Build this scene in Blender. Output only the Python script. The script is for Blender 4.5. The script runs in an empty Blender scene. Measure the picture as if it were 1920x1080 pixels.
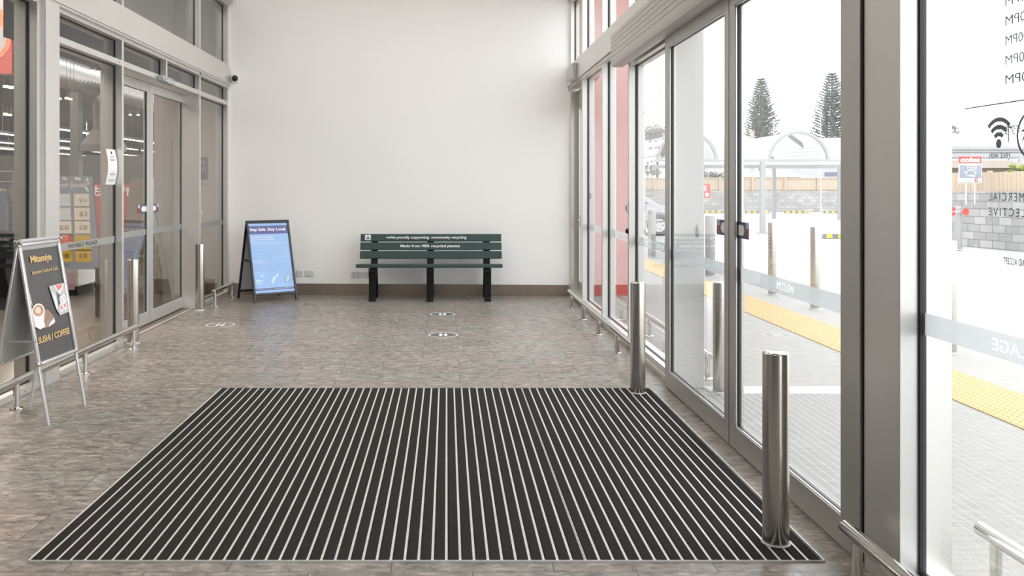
import bpy, bmesh, math, random
from mathutils import Vector, Matrix
random.seed(7)
SC = bpy.context.scene
COL = SC.collection
PI = math.pi
F = 1660.0; CX = 838.0; CY = 350.0; H = 1.42     # focal length in pixels, principal point, eye height

def at(px, py, Y):
    return Vector(((px-CX)*Y/F, Y, H-(py-CY)*Y/F))

# ------------------------------------------------------------------ materials
def new_mat(name):
    m = bpy.data.materials.new(name); m.use_nodes = True
    nt = m.node_tree; b = nt.nodes['Principled BSDF']
    return m, nt, b
def N(nt, t, **k):
    n = nt.nodes.new(t)
    for a, v in k.items(): setattr(n, a, v)
    return n
def col4(c): return (c[0], c[1], c[2], 1)
def mat(name, c, rough=.5, metal=0, var=.06, scale=12, bump=0, bscale=200, emit=None, es=0, stretch=(1,1,1), spec=None, aniso=0):
    m, nt, b = new_mat(name)
    b.inputs['Roughness'].default_value = rough
    b.inputs['Metallic'].default_value = metal
    if aniso:
        b.inputs['Anisotropic'].default_value = aniso; b.inputs['Anisotropic Rotation'].default_value = .25
        tg = N(nt, 'ShaderNodeTangent', direction_type='RADIAL', axis='Z'); nt.links.new(tg.outputs[0], b.inputs['Tangent'])
    if spec is not None: b.inputs['Specular IOR Level'].default_value = spec
    tc = N(nt, 'ShaderNodeTexCoord'); mp = N(nt, 'ShaderNodeMapping')
    mp.inputs['Scale'].default_value = stretch
    nt.links.new(tc.outputs['Object'], mp.inputs['Vector'])
    no = N(nt, 'ShaderNodeTexNoise'); no.inputs['Scale'].default_value = scale; no.inputs['Detail'].default_value = 4
    nt.links.new(mp.outputs[0], no.inputs['Vector'])
    rp = N(nt, 'ShaderNodeMapRange')
    rp.inputs['To Min'].default_value = 1-var; rp.inputs['To Max'].default_value = 1+var
    nt.links.new(no.outputs['Fac'], rp.inputs['Value'])
    mx = N(nt, 'ShaderNodeMix', data_type='RGBA', blend_type='MULTIPLY'); mx.inputs['Factor'].default_value = 1
    mx.inputs['A'].default_value = col4(c)
    nt.links.new(rp.outputs[0], mx.inputs['B']); nt.links.new(mx.outputs['Result'], b.inputs['Base Color'])
    if bump:
        n2 = N(nt, 'ShaderNodeTexNoise'); n2.inputs['Scale'].default_value = bscale; n2.inputs['Detail'].default_value = 3
        nt.links.new(mp.outputs[0], n2.inputs['Vector'])
        bp = N(nt, 'ShaderNodeBump'); bp.inputs['Strength'].default_value = bump; bp.inputs['Distance'].default_value = .004
        nt.links.new(n2.outputs['Fac'], bp.inputs['Height']); nt.links.new(bp.outputs[0], b.inputs['Normal'])
    if emit:
        b.inputs['Emission Color'].default_value = col4(emit); b.inputs['Emission Strength'].default_value = es
    return m
def glass_mat(name, tint=(.97,.98,.98), boost=1.7):
    m = bpy.data.materials.new(name); m.use_nodes = True; nt = m.node_tree; nt.nodes.clear()
    o = N(nt, 'ShaderNodeOutputMaterial'); mx = N(nt, 'ShaderNodeMixShader')
    tr = N(nt, 'ShaderNodeBsdfTransparent'); tr.inputs[0].default_value = col4(tint)
    gl = N(nt, 'ShaderNodeBsdfGlossy'); gl.inputs['Roughness'].default_value = .0
    fr = N(nt, 'ShaderNodeFresnel'); fr.inputs['IOR'].default_value = 1.5
    ge = N(nt, 'ShaderNodeNewGeometry')
    inv = N(nt, 'ShaderNodeMath', operation='SUBTRACT'); inv.inputs[0].default_value = 1
    nt.links.new(ge.outputs['Backfacing'], inv.inputs[1])
    mu = N(nt, 'ShaderNodeMath', operation='MULTIPLY'); nt.links.new(fr.outputs[0], mu.inputs[0]); nt.links.new(inv.outputs[0], mu.inputs[1])
    m2 = N(nt, 'ShaderNodeMath', operation='MULTIPLY', use_clamp=True); m2.inputs[1].default_value = boost
    nt.links.new(mu.outputs[0], m2.inputs[0])
    nt.links.new(m2.outputs[0], mx.inputs[0]); nt.links.new(tr.outputs[0], mx.inputs[1]); nt.links.new(gl.outputs[0], mx.inputs[2])
    nt.links.new(mx.outputs[0], o.inputs[0])
    return m
def frost_mat(name, c=(.8,.83,.84), fac=.8):
    m = bpy.data.materials.new(name); m.use_nodes = True; nt = m.node_tree; nt.nodes.clear()
    o = N(nt, 'ShaderNodeOutputMaterial'); mx = N(nt, 'ShaderNodeMixShader'); mx.inputs[0].default_value = fac
    tr = N(nt, 'ShaderNodeBsdfTransparent')
    a = N(nt, 'ShaderNodeBsdfTranslucent'); a.inputs[0].default_value = col4(c)
    d = N(nt, 'ShaderNodeBsdfDiffuse'); d.inputs[0].default_value = col4(c)
    no = N(nt, 'ShaderNodeTexNoise'); no.inputs['Scale'].default_value = 40
    rp = N(nt, 'ShaderNodeMapRange'); rp.inputs['To Min'].default_value = .45; rp.inputs['To Max'].default_value = .55
    nt.links.new(no.outputs['Fac'], rp.inputs['Value'])
    m3 = N(nt, 'ShaderNodeMixShader'); nt.links.new(rp.outputs[0], m3.inputs[0])
    nt.links.new(a.outputs[0], m3.inputs[1]); nt.links.new(d.outputs[0], m3.inputs[2])
    nt.links.new(tr.outputs[0], mx.inputs[1]); nt.links.new(m3.outputs[0], mx.inputs[2]); nt.links.new(mx.outputs[0], o.inputs[0])
    return m
def emit_mat(name, c, s):
    m, nt, b = new_mat(name)
    b.inputs['Base Color'].default_value = col4(c)
    b.inputs['Emission Color'].default_value = col4(c); b.inputs['Emission Strength'].default_value = s
    return m

def tile_mat(name, base_a, base_b, dark, light, rough=.42):
    """running-bond 0.604 x 0.2903 stone tiles with streaky flecks"""
    m, nt, b = new_mat(name); L = nt.links.new
    ge = N(nt, 'ShaderNodeNewGeometry'); sp = N(nt, 'ShaderNodeSeparateXYZ'); L(ge.outputs['Position'], sp.inputs[0])
    def M(op, a, bb=None):
        n = N(nt, 'ShaderNodeMath', operation=op)
        for i, v in enumerate((a, bb)):
            if v is None: continue
            if isinstance(v, (int, float)): n.inputs[i].default_value = v
            else: L(v, n.inputs[i])
        return n.outputs[0]
    ry = M('DIVIDE', M('SUBTRACT', sp.outputs[1], 3.552-.2903*40), .2903)
    row = M('FLOOR', ry); fy = M('SUBTRACT', ry, row)
    par = M('MODULO', row, 2)
    rx = M('DIVIDE', M('ADD', M('ADD', sp.outputs[0], .207+.604*80-.302), M('MULTIPLY', par, .302)), .604)
    cx = M('FLOOR', rx); fx = M('SUBTRACT', rx, cx)
    ex = M('MULTIPLY', M('MINIMUM', fx, M('SUBTRACT', 1, fx)), .604)
    ey = M('MULTIPLY', M('MINIMUM', fy, M('SUBTRACT', 1, fy)), .2903)
    e = M('MINIMUM', ex, ey)
    mr = N(nt, 'ShaderNodeMapRange'); mr.inputs['From Min'].default_value = .0014; mr.inputs['From Max'].default_value = .0030
    L(e, mr.inputs['Value'])                                     # 0 in joint, 1 on tile
    cb = N(nt, 'ShaderNodeCombineXYZ'); L(cx, cb.inputs[0]); L(row, cb.inputs[1])
    wn = N(nt, 'ShaderNodeTexWhiteNoise'); L(cb.outputs[0], wn.inputs['Vector'])
    mp = N(nt, 'ShaderNodeMapping'); mp.inputs['Scale'].default_value = (8, 14, 1); L(ge.outputs['Position'], mp.inputs['Vector'])
    ad = N(nt, 'ShaderNodeVectorMath', operation='ADD'); L(mp.outputs[0], ad.inputs[0])
    sc = N(nt, 'ShaderNodeVectorMath', operation='SCALE'); L(wn.outputs['Color'], sc.inputs[0]); sc.inputs['Scale'].default_value = 30
    L(sc.outputs[0], ad.inputs[1])
    n1 = N(nt, 'ShaderNodeTexNoise'); n1.inputs['Scale'].default_value = 1.6; n1.inputs['Detail'].default_value = 6; n1.inputs['Roughness'].default_value = .65; n1.inputs['Distortion'].default_value = .8
    L(ad.outputs[0], n1.inputs['Vector'])
    cr = N(nt, 'ShaderNodeValToRGB'); L(n1.outputs['Fac'], cr.inputs[0])
    el = cr.color_ramp.elements
    el[0].position = .36; el[0].color = col4(dark); el[1].position = .66; el[1].color = col4(light)
    e1 = el.new(.46); e1.color = col4(base_a); e2 = el.new(.55); e2.color = col4(base_b)
    vo = N(nt, 'ShaderNodeTexVoronoi', feature='F1'); vo.inputs['Scale'].default_value = 3.2; L(ad.outputs[0], vo.inputs['Vector'])
    v2 = N(nt, 'ShaderNodeMapRange'); v2.inputs['To Min'].default_value = .84; v2.inputs['To Max'].default_value = 1.12
    sv = N(nt, 'ShaderNodeSeparateColor'); L(vo.outputs['Color'], sv.inputs[0]); L(sv.outputs[0], v2.inputs['Value'])
    mx = N(nt, 'ShaderNodeMix', data_type='RGBA', blend_type='MULTIPLY'); mx.inputs['Factor'].default_value = 1
    L(cr.outputs[0], mx.inputs['A']); L(v2.outputs[0], mx.inputs['B'])
    tv = N(nt, 'ShaderNodeMapRange'); tv.inputs['To Min'].default_value = .93; tv.inputs['To Max'].default_value = 1.06; L(wn.outputs['Value'], tv.inputs['Value'])
    mx2 = N(nt, 'ShaderNodeMix', data_type='RGBA', blend_type='MULTIPLY'); mx2.inputs['Factor'].default_value = 1
    L(mx.outputs['Result'], mx2.inputs['A']); L(tv.outputs[0], mx2.inputs['B'])
    n3 = N(nt, 'ShaderNodeTexNoise'); n3.inputs['Scale'].default_value = 1.1; n3.inputs['Detail'].default_value = 5; L(sc.outputs[0], n3.inputs['Vector'])
    a3 = N(nt, 'ShaderNodeVectorMath', operation='ADD'); L(ge.outputs['Position'], a3.inputs[0]); L(sc.outputs[0], a3.inputs[1]); L(a3.outputs[0], n3.inputs['Vector'])
    c3 = N(nt, 'ShaderNodeValToRGB'); L(n3.outputs['Fac'], c3.inputs[0])
    c3.color_ramp.elements[0].position = .38; c3.color_ramp.elements[0].color = (.965,.985,.975,1); c3.color_ramp.elements[1].position = .62; c3.color_ramp.elements[1].color = (1.05,.98,.955,1)
    m5 = N(nt, 'ShaderNodeMix', data_type='RGBA', blend_type='MULTIPLY'); m5.inputs['Factor'].default_value = 1; L(mx2.outputs['Result'], m5.inputs['A']); L(c3.outputs[0], m5.inputs['B']); mx2 = m5
    mj = N(nt, 'ShaderNodeMix', data_type='RGBA'); L(mr.outputs[0], mj.inputs['Factor'])
    mj.inputs['A'].default_value = col4((.07,.06,.05)); L(mx2.outputs['Result'], mj.inputs['B'])
    L(mj.outputs['Result'], b.inputs['Base Color'])
    b.inputs['Roughness'].default_value = rough; b.inputs['Specular IOR Level'].default_value = .45
    bp = N(nt, 'ShaderNodeBump'); bp.inputs['Strength'].default_value = .12; bp.inputs['Distance'].default_value = .003
    ha = M('ADD', M('MULTIPLY', n1.outputs['Fac'], .35), mr.outputs[0]); L(ha, bp.inputs['Height']); L(bp.outputs[0], b.inputs['Normal'])
    return m

def block_mat(name, plane):
    m, nt, b = new_mat(name); L = nt.links.new
    ge = N(nt, 'ShaderNodeNewGeometry'); sp = N(nt, 'ShaderNodeSeparateXYZ'); L(ge.outputs['Position'], sp.inputs[0])
    cb = N(nt, 'ShaderNodeCombineXYZ'); L(sp.outputs[0 if plane == 'x' else 1], cb.inputs[0]); L(sp.outputs[2], cb.inputs[1])
    br = N(nt, 'ShaderNodeTexBrick'); L(cb.outputs[0], br.inputs['Vector'])
    br.inputs['Scale'].default_value = 1; br.inputs['Brick Width'].default_value = .36; br.inputs['Row Height'].default_value = .18
    br.inputs['Mortar Size'].default_value = .008; br.inputs['Color1'].default_value = (.42,.41,.40,1); br.inputs['Color2'].default_value = (.29,.285,.28,1)
    br.inputs['Mortar'].default_value = (.17,.165,.16,1)
    no = N(nt, 'ShaderNodeTexNoise'); no.inputs['Scale'].default_value = .8; no.inputs['Detail'].default_value = 5; L(ge.outputs['Position'], no.inputs['Vector'])
    rp = N(nt, 'ShaderNodeMapRange'); rp.inputs['To Min'].default_value = .7; rp.inputs['To Max'].default_value = 1.3; L(no.outputs['Fac'], rp.inputs['Value'])
    mx = N(nt, 'ShaderNodeMix', data_type='RGBA', blend_type='MULTIPLY'); mx.inputs['Factor'].default_value = 1
    L(br.outputs['Color'], mx.inputs['A']); L(rp.outputs[0], mx.inputs['B']); L(mx.outputs['Result'], b.inputs['Base Color'])
    b.inputs['Roughness'].default_value = .9
    return m

def concrete_mat():
    m, nt, b = new_mat('concrete_paving'); L = nt.links.new
    ge = N(nt, 'ShaderNodeNewGeometry')
    mp = N(nt, 'ShaderNodeMapping'); mp.inputs['Scale'].default_value = (3, 22, 1); mp.inputs['Rotation'].default_value = (0,0,.02); L(ge.outputs['Position'], mp.inputs['Vector'])
    no = N(nt, 'ShaderNodeTexNoise'); no.inputs['Scale'].default_value = 2; no.inputs['Detail'].default_value = 7; L(mp.outputs[0], no.inputs['Vector'])
    cr = N(nt, 'ShaderNodeValToRGB'); L(no.outputs['Fac'], cr.inputs[0])
    cr.color_ramp.elements[0].position = .25; cr.color_ramp.elements[0].color = (.265,.254,.238,1)
    cr.color_ramp.elements[1].position = .75; cr.color_ramp.elements[1].color = (.365,.355,.335,1)
    L(cr.outputs[0], b.inputs['Base Color']); b.inputs['Roughness'].default_value = .85
    bp = N(nt, 'ShaderNodeBump'); bp.inputs['Strength'].default_value = .2; bp.inputs['Distance'].default_value = .004; L(no.outputs['Fac'], bp.inputs['Height']); L(bp.outputs[0], b.inputs['Normal'])
    return m

MT = {}
MT['wall'] = mat('wall_paint', (.86,.855,.84), .75, var=.015, scale=1.5, bump=.05, bscale=120)
MT['wallin'] = mat('shop_wall_paint', (.66,.64,.60), .8, var=.02)
MT['ceil'] = mat('ceiling_paint', (.78,.77,.75), .8, var=.01)
MT['alu'] = mat('aluminium_powdercoat', (.73,.715,.69), .42, .8, var=.015, scale=3)
MT['alushaded'] = mat('aluminium_shaded_copy', (.56,.54,.51), .42, .8, var=.015, scale=3)  # darker copy of the frame coating for faces turned from daylight
MT['jamb'] = mat('jamb_paint_toned_down', (.50,.50,.49), .5, var=.01)  # same frame paint, toned down so the sky-lit column doesn't clip
MT['gasket'] = mat('black_rubber', (.012,.013,.016), .45, var=.1)
MT['steel'] = mat('brushed_steel', (.58,.55,.51), .24, 1, var=.05, scale=30, stretch=(1,1,60), aniso=.85)
MT['rail'] = mat('polished_steel', (.66,.64,.61), .12, 1, var=.03, scale=20)
MT['skirt'] = mat('bronze_skirting', (.36,.305,.26), .30, .75, var=.3, scale=1.6, stretch=(1,1,.2))
MT['floor'] = tile_mat('stone_tiles', (.222,.203,.182), (.262,.242,.218), (.115,.104,.094), (.40,.37,.34), rough=.36)
MT['shopfloor'] = mat('shop_floor_vinyl', (.16,.125,.10), .3, var=.2, scale=6, stretch=(1,5,1))
MT['carpet'] = mat('charcoal_carpet', (.022,.020,.0185), .95, var=.45, scale=160, bump=.8, bscale=260, spec=.15)
MT['matalu'] = mat('mat_aluminium', (.60,.585,.56), .45, .15, var=.2, scale=60)
MT['glass'] = glass_mat('clear_glass')
MT['glassg'] = glass_mat('tinted_glass', (.86,.86,.85), 1.5)
MT['frost'] = frost_mat('frosted_film', (.58,.61,.62), .92)
MT['whitefilm'] = frost_mat('white_window_film', (.98,.98,.98), 1.0)
MT['frost2'] = frost_mat('frosted_film_shop_side', (.5,.52,.52), .75)
MT['white'] = mat('white_plastic', (.8,.8,.79), .4, var=.01)
MT['whitetxt'] = mat('white_lettering', (.86,.86,.86), .5, var=.01)
MT['greytxt'] = mat('grey_vinyl_lettering', (.20,.21,.23), .6, var=.05)
MT['darktxt'] = mat('dark_lettering', (.04,.045,.05), .6, var=.05)
MT['black'] = mat('black_plastic', (.009,.009,.010), .75, var=.1, spec=.2)
MT['plate'] = mat('outlet_plastic', (.66,.66,.65), .4, var=.01)
MT['blackmetal'] = mat('black_powdercoat', (.012,.012,.014), .35, var=.1)
MT['dome'] = mat('dark_dome', (.01,.01,.012), .06, var=.05)
MT['green'] = mat('recycled_plastic_green', (.028,.060,.055), .5, var=.12, scale=30, stretch=(.3,8,8), bump=.1, bscale=90)
MT['grey'] = mat('grey_plastic', (.35,.35,.36), .5, var=.03)
MT['lgrey'] = mat('light_grey', (.55,.55,.55), .5, var=.03)
MT['anod'] = mat('silver_anodised', (.72,.72,.72), .28, .6, var=.02)
MT['chrome'] = mat('chrome', (.75,.74,.72), .12, 1, var=.03)
MT['poster_dark'] = mat('charcoal_poster', (.085,.08,.078), .35, var=.05)
MT['poster_back'] = mat('pale_poster_back', (.5,.5,.48), .5, var=.04)
MT['gold'] = mat('gold_print', (.75,.50,.20), .45, var=.15, scale=40)
MT['blue'] = mat('sky_blue_print', (.30,.50,.82), .35, var=.08, scale=5)
MT['navy'] = mat('indigo_print', (.10,.10,.30), .35, var=.1, scale=5)
MT['paleblue'] = mat('pale_blue_print', (.62,.74,.90), .45, var=.03)
MT['stickblue'] = mat('sticker_blue', (.03,.06,.22), .4, var=.05)
MT['stickred'] = mat('sticker_red', (.30,.05,.04), .4, var=.05)
MT['paper'] = mat('white_paper', (.85,.85,.84), .7, var=.01)
MT['concrete'] = concrete_mat()
MT['road'] = mat('pale_asphalt', (.43,.425,.42), .9, var=.05, scale=.6)
MT['groove'] = mat('pale_groove', (.345,.333,.315), .85, var=.05)
MT['kerb'] = mat('pale_kerb', (.55,.54,.53), .85, var=.05)
MT['tactile'] = mat('tactile_yellow', (.47,.33,.15), .7, var=.08, scale=8)
MT['redwall'] = mat('red_cladding', (.55,.17,.16), .5, var=.04, scale=2)
MT['redskirt'] = mat('deep_red_cladding', (.62,.055,.04), .5, var=.1, scale=2)
MT['fence'] = mat('pale_timber', (.46,.37,.28), .8, var=.2, scale=6, stretch=(6,6,.4))
MT['block1'] = block_mat('concrete_block_frontal', 'x')
MT['block2'] = block_mat('concrete_block_side', 'y')
MT['needle'] = mat('pine_needles', (.105,.135,.115), .9, var=.3, scale=3)
MT['leafg'] = mat('gum_leaves', (.22,.22,.20), .9, var=.3, scale=3)
MT['hedge'] = mat('hedge_leaves', (.13,.135,.12), .9, var=.3, scale=3)
MT['bush'] = mat('yellow_green_leaves', (.25,.30,.06), .9, var=.3, scale=3)
MT['bark'] = mat('bark', (.10,.085,.07), .9, var=.2)
MT['canopy'] = frost_mat('white_canopy_fabric', (.85,.85,.85), 1.0)
MT['canopysteel'] = mat('white_painted_steel', (.34,.34,.345), .5, var=.02)
MT['tan'] = mat('terracotta_roof', (.42,.34,.27), .8, var=.1, scale=8)
MT['brownroof'] = mat('weathered_roof', (.22,.18,.15), .85, var=.3, scale=6, stretch=(1,8,1))
MT['render'] = mat('pale_render', (.38,.40,.43), .8, var=.03)
MT['slate'] = mat('slate_grey', (.12,.13,.17), .6, var=.05)
MT['carwhite'] = mat('white_car_paint', (.42,.43,.45), .2, var=.01)
MT['carglass'] = mat('car_glass', (.12,.15,.17), .08, var=.05)
MT['tyre'] = mat('tyre_rubber', (.05,.052,.055), .8, var=.1)
MT['red'] = mat('sign_red', (.62,.06,.05), .45, var=.04)
MT['shopdark'] = mat('shop_dark_ceiling', (.085,.075,.068), .9, var=.3, scale=2)
MT['shopgrey'] = mat('shop_grey', (.16,.155,.15), .7, var=.1, scale=2)
MT['duct'] = mat('galvanised_duct', (.55,.54,.52), .3, .9, var=.1, scale=20)
MT['lightline'] = emit_mat('warm_light_line', (1,.80,.62), 4.5)
MT['spot'] = emit_mat('warm_spot', (1,.78,.45), 7)
MT['neon'] = emit_mat('red_halo', (1,.08,.04), 2.2)
MT['redpanel'] = mat('shop_red_panel', (.42,.07,.06), .5, var=.05)
MT['boardgrey'] = mat('board_blue_grey', (.25,.27,.33), .6, var=.05)
MT['yellow'] = mat('price_yellow', (.62,.40,.02), .5, var=.1)
MT['cream'] = mat('cream_card', (.72,.66,.55), .6, var=.15, scale=25)
MT['icecard'] = mat('pale_blue_card', (.58,.63,.66), .6, var=.25, scale=25)
MT['orange'] = mat('orange_plastic', (.75,.30,.03), .5, var=.05)
MT['card'] = mat('cardboard', (.30,.24,.19), .8, var=.1)
MT['coffee'] = mat('coffee_crema', (.62,.30,.18), .5, var=.3, scale=60)
MT['salmon'] = mat('salmon_print', (.80,.22,.16), .5, var=.3, scale=60)
MT['skin'] = mat('warm_brown_print', (.38,.24,.18), .5, var=.4, scale=20)
MT['pinkprint'] = mat('pink_print', (.62,.42,.46), .5, var=.1)
MT['stickergrey'] = mat('floor_sticker_grey', (.13,.12,.115), .4, var=.1)

# ------------------------------------------------------------------ mesh builder
class MB:
    def __init__(s): s.bm = bmesh.new()
    def quad(s, pts):
        return s.bm.faces.new([s.bm.verts.new(p) for p in pts])
    def box(s, x0, x1, y0, y1, z0, z1):
        r = bmesh.ops.create_cube(s.bm, size=1)
        bmesh.ops.scale(s.bm, vec=(x1-x0, y1-y0, z1-z0), verts=r['verts'])
        bmesh.ops.translate(s.bm, vec=((x0+x1)/2, (y0+y1)/2, (z0+z1)/2), verts=r['verts'])
        return s
    def tube(s, p0, p1, r0, r1=None, seg=20, caps=True):
        p0 = Vector(p0); p1 = Vector(p1); d = p1-p0
        if r1 is None: r1 = r0
        r = bmesh.ops.create_cone(s.bm, cap_ends=caps, segments=seg, radius1=r0, radius2=r1, depth=d.length)
        mx = Matrix.Translation((p0+p1)/2) @ d.to_track_quat('Z', 'Y').to_matrix().to_4x4()
        bmesh.ops.transform(s.bm, matrix=mx, verts=r['verts']); return s
    def bar(s, p0, p1, w, t, up=(0,0,1)):
        """rectangular bar from p0 to p1, w across, t along 'up'-ish"""
        p0 = Vector(p0); p1 = Vector(p1); d = (p1-p0); z = d.normalized(); up = Vector(up)
        x = up.cross(z)
        if x.length < 1e-5: x = Vector((1,0,0)).cross(z)
        x.normalize(); y = z.cross(x)
        r = bmesh.ops.create_cube(s.bm, size=1)
        R = Matrix((x, y, z)).transposed().to_4x4()
        bmesh.ops.transform(s.bm, matrix=Matrix.Translation((p0+p1)/2) @ R @ Matrix.Diagonal((w, t, d.length, 1)), verts=r['verts']); return s
    def lathe(s, prof, c, seg=32):
        """prof list of (r, z)"""
        rings = []
        for r, z in prof:
            if r < 1e-6: rings.append([s.bm.verts.new((c[0], c[1], c[2]+z))])
            else: rings.append([s.bm.verts.new((c[0]+r*math.cos(2*PI*i/seg), c[1]+r*math.sin(2*PI*i/seg), c[2]+z)) for i in range(seg)])
        for a, b in zip(rings, rings[1:]):
            for i in range(seg):
                j = (i+1) % seg
                if len(a) == 1 and len(b) == 1: continue
                if len(a) == 1: s.bm.faces.new([a[0], b[i], b[j]])
                elif len(b) == 1: s.bm.faces.new([a[i], a[j], b[0]])
                else: s.bm.faces.new([a[i], a[j], b[j], b[i]])
        return s
    def prism(s, pts, vec):
        """pts: planar polygon (3D); extruded by vec"""
        vec = Vector(vec)
        a = [s.bm.verts.new(p) for p in pts]; b = [s.bm.verts.new(Vector(p)+vec) for p in pts]
        s.bm.faces.new(a); s.bm.faces.new(list(reversed(b)))
        n = len(pts)
        for i in range(n):
            j = (i+1) % n; s.bm.faces.new([a[j], a[i], b[i], b[j]])
        return s
    def sphere(s, c, r, sc=(1,1,1), u=16, v=10):
        q = bmesh.ops.create_uvsphere(s.bm, u_segments=u, v_segments=v, radius=r)
        bmesh.ops.transform(s.bm, matrix=Matrix.Translation(c) @ Matrix.Diagonal((*sc, 1)), verts=q['verts']); return s
    def path(s, pts, r, seg=14):
        pts = [Vector(p) for p in pts]
        for a, b in zip(pts, pts[1:]): s.tube(a, b, r, seg=seg)
        for p in pts[1:-1]: s.sphere(p, r*1.0, u=seg, v=8)
        return s
    def build(s, name, m, parent=None, bevel=0, smooth=True, world=False):
        bmesh.ops.recalc_face_normals(s.bm, faces=s.bm.faces)
        me = bpy.data.meshes.new(name)
        if world and parent is not None:
            bmesh.ops.transform(s.bm, matrix=base_matrix(parent).inverted(), verts=s.bm.verts)
        s.bm.to_mesh(me); s.bm.free()
        me.materials.append(m if not isinstance(m, str) else MT[m])
        o = bpy.data.objects.new(name, me); COL.objects.link(o)
        if parent is not None: o.parent = parent
        if smooth:
            for p in me.polygons: p.use_smooth = True
            me.set_sharp_from_angle(angle=math.radians(32))
        if bevel:
            md = o.modifiers.new('bevel', 'BEVEL'); md.width = bevel; md.segments = 2; md.limit_method = 'ANGLE'; md.angle_limit = math.radians(40)
        return o
def base_matrix(o):
    m = Matrix.Translation(o.location) @ o.rotation_euler.to_matrix().to_4x4()
    return (base_matrix(o.parent) @ m) if o.parent else m

def tag(o, label=None, cat=None, group=None, kind=None):
    if label: o['label'] = label
    if cat: o['category'] = cat
    if group: o['group'] = group
    if kind: o['kind'] = kind
    return o
def thing(name, label, cat, loc=(0,0,0), rz=0, group=None, kind=None):
    o = bpy.data.objects.new(name, None); COL.objects.link(o); o.empty_display_size = .1
    o.location = loc; o.rotation_euler = (0,0,rz)
    return tag(o, label, cat, group, kind)
def struct(o, label, cat='wall'): return tag(o, label, cat, kind='structure')
def copy_tree(root, loc, rz=None, label=None):
    r = root.copy(); COL.objects.link(r); r.location = loc
    if rz is not None: r.rotation_euler = (0,0,rz)
    if label: r['label'] = label
    def rec(src, dst):
        for ch in src.children:
            c = ch.copy(); COL.objects.link(c); c.parent = dst; rec(ch, c)
    rec(root, r)
    return r

_fc = {}
def text_geo(s, bold=0, shear=0, spacing=1):
    k = (s, bold, shear, spacing)
    if k in _fc: return _fc[k]
    cu = bpy.data.curves.new('t', 'FONT'); cu.body = s; cu.size = 1; cu.offset = bold; cu.shear = shear; cu.space_character = spacing
    cu.resolution_u = 3; cu.fill_mode = 'BOTH'
    ob = bpy.data.objects.new('t', cu); COL.objects.link(ob)
    bpy.context.view_layer.update()
    me = bpy.data.meshes.new_from_object(ob.evaluated_get(bpy.context.evaluated_depsgraph_get()))
    vs = [(v.co.x, v.co.y) for v in me.vertices]; fs = [tuple(p.vertices) for p in me.polygons]
    bpy.data.objects.remove(ob); bpy.data.curves.remove(cu); bpy.data.meshes.remove(me)
    _fc[k] = (vs, fs); return vs, fs
def text(name, s, m, origin, right, up, width, height, parent=None, bold=0, shear=0, spacing=1, depth=.001, world=True, align='L'):
    """flat lettering: bounding box of the text is mapped to width x height from 'origin' (lower left)"""
    vs, fs = text_geo(s, bold, shear, spacing)
    x0 = min(v[0] for v in vs); x1 = max(v[0] for v in vs); y0 = min(v[1] for v in vs); y1 = max(v[1] for v in vs)
    if width is None: width = height*(x1-x0)/(y1-y0)
    R = Vector(right).normalized(); U = Vector(up).normalized(); O = Vector(origin); n = R.cross(U)
    if align == 'C': O = O-R*width/2
    b = MB()
    bv = [b.bm.verts.new(O+R*((v[0]-x0)/(x1-x0)*width)+U*((v[1]-y0)/(y1-y0)*height)+n*depth) for v in vs]
    for f in fs:
        try: b.bm.faces.new([bv[i] for i in f])
        except ValueError: pass
    # thin body behind the face
    me_faces = list(b.bm.faces)
    r = bmesh.ops.extrude_face_region(b.bm, geom=me_faces)
    bmesh.ops.translate(b.bm, vec=-n*(depth*.8), verts=[g for g in r['geom'] if isinstance(g, bmesh.types.BMVert)])
    return b.build(name, m, parent, smooth=False, world=world)
def uvpoly(name, pts, m, origin, right, up, parent, layer=.0006, world=True, th=.0005):
    R = Vector(right).normalized(); U = Vector(up).normalized(); O = Vector(origin); n = R.cross(U)
    b = MB(); b.prism([O+R*u+U*v+n*(layer) for u, v in pts], n*th)
    return b.build(name, m, parent, smooth=False, world=world)
def circ(cu, cv, ru, rv=None, n=32, a0=0, a1=2*PI):
    rv = ru if rv is None else rv
    k = n if abs(a1-a0-2*PI) < 1e-6 else n+1
    return [(cu+ru*math.cos(a0+(a1-a0)*i/n), cv+rv*math.sin(a0+(a1-a0)*i/n)) for i in range(k)]
def ringmesh(b, O, R, U, n, cu, cv, ri, ro, a0=0, a1=2*PI, seg=40, th=.0006, layer=.0006, sy=1):
    closed = abs(a1-a0-2*PI) < 1e-6
    for i in range(seg):
        t0 = a0+(a1-a0)*i/seg; t1 = a0+(a1-a0)*(i+1)/seg
        q = [(cu+ri*math.cos(t0), cv+sy*ri*math.sin(t0)), (cu+ro*math.cos(t0), cv+sy*ro*math.sin(t0)), (cu+ro*math.cos(t1), cv+sy*ro*math.sin(t1)), (cu+ri*math.cos(t1), cv+sy*ri*math.sin(t1))]
        b.prism([O+R*u+U*v+n*layer for u, v in q], n*th)

UP = Vector((0,0,1)); RX = Vector((1,0,0)); RY = Vector((0,1,0))
XL = -2.88; XG = -2.95; XR = 1.59; XRG = 1.66; YB0 = 11.68; YB1 = 11.48
def wally(x): return YB0-(YB0-YB1)*(x+2.87)/(1.585+2.87)
YN = -3.4; ZC = 5.2

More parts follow.
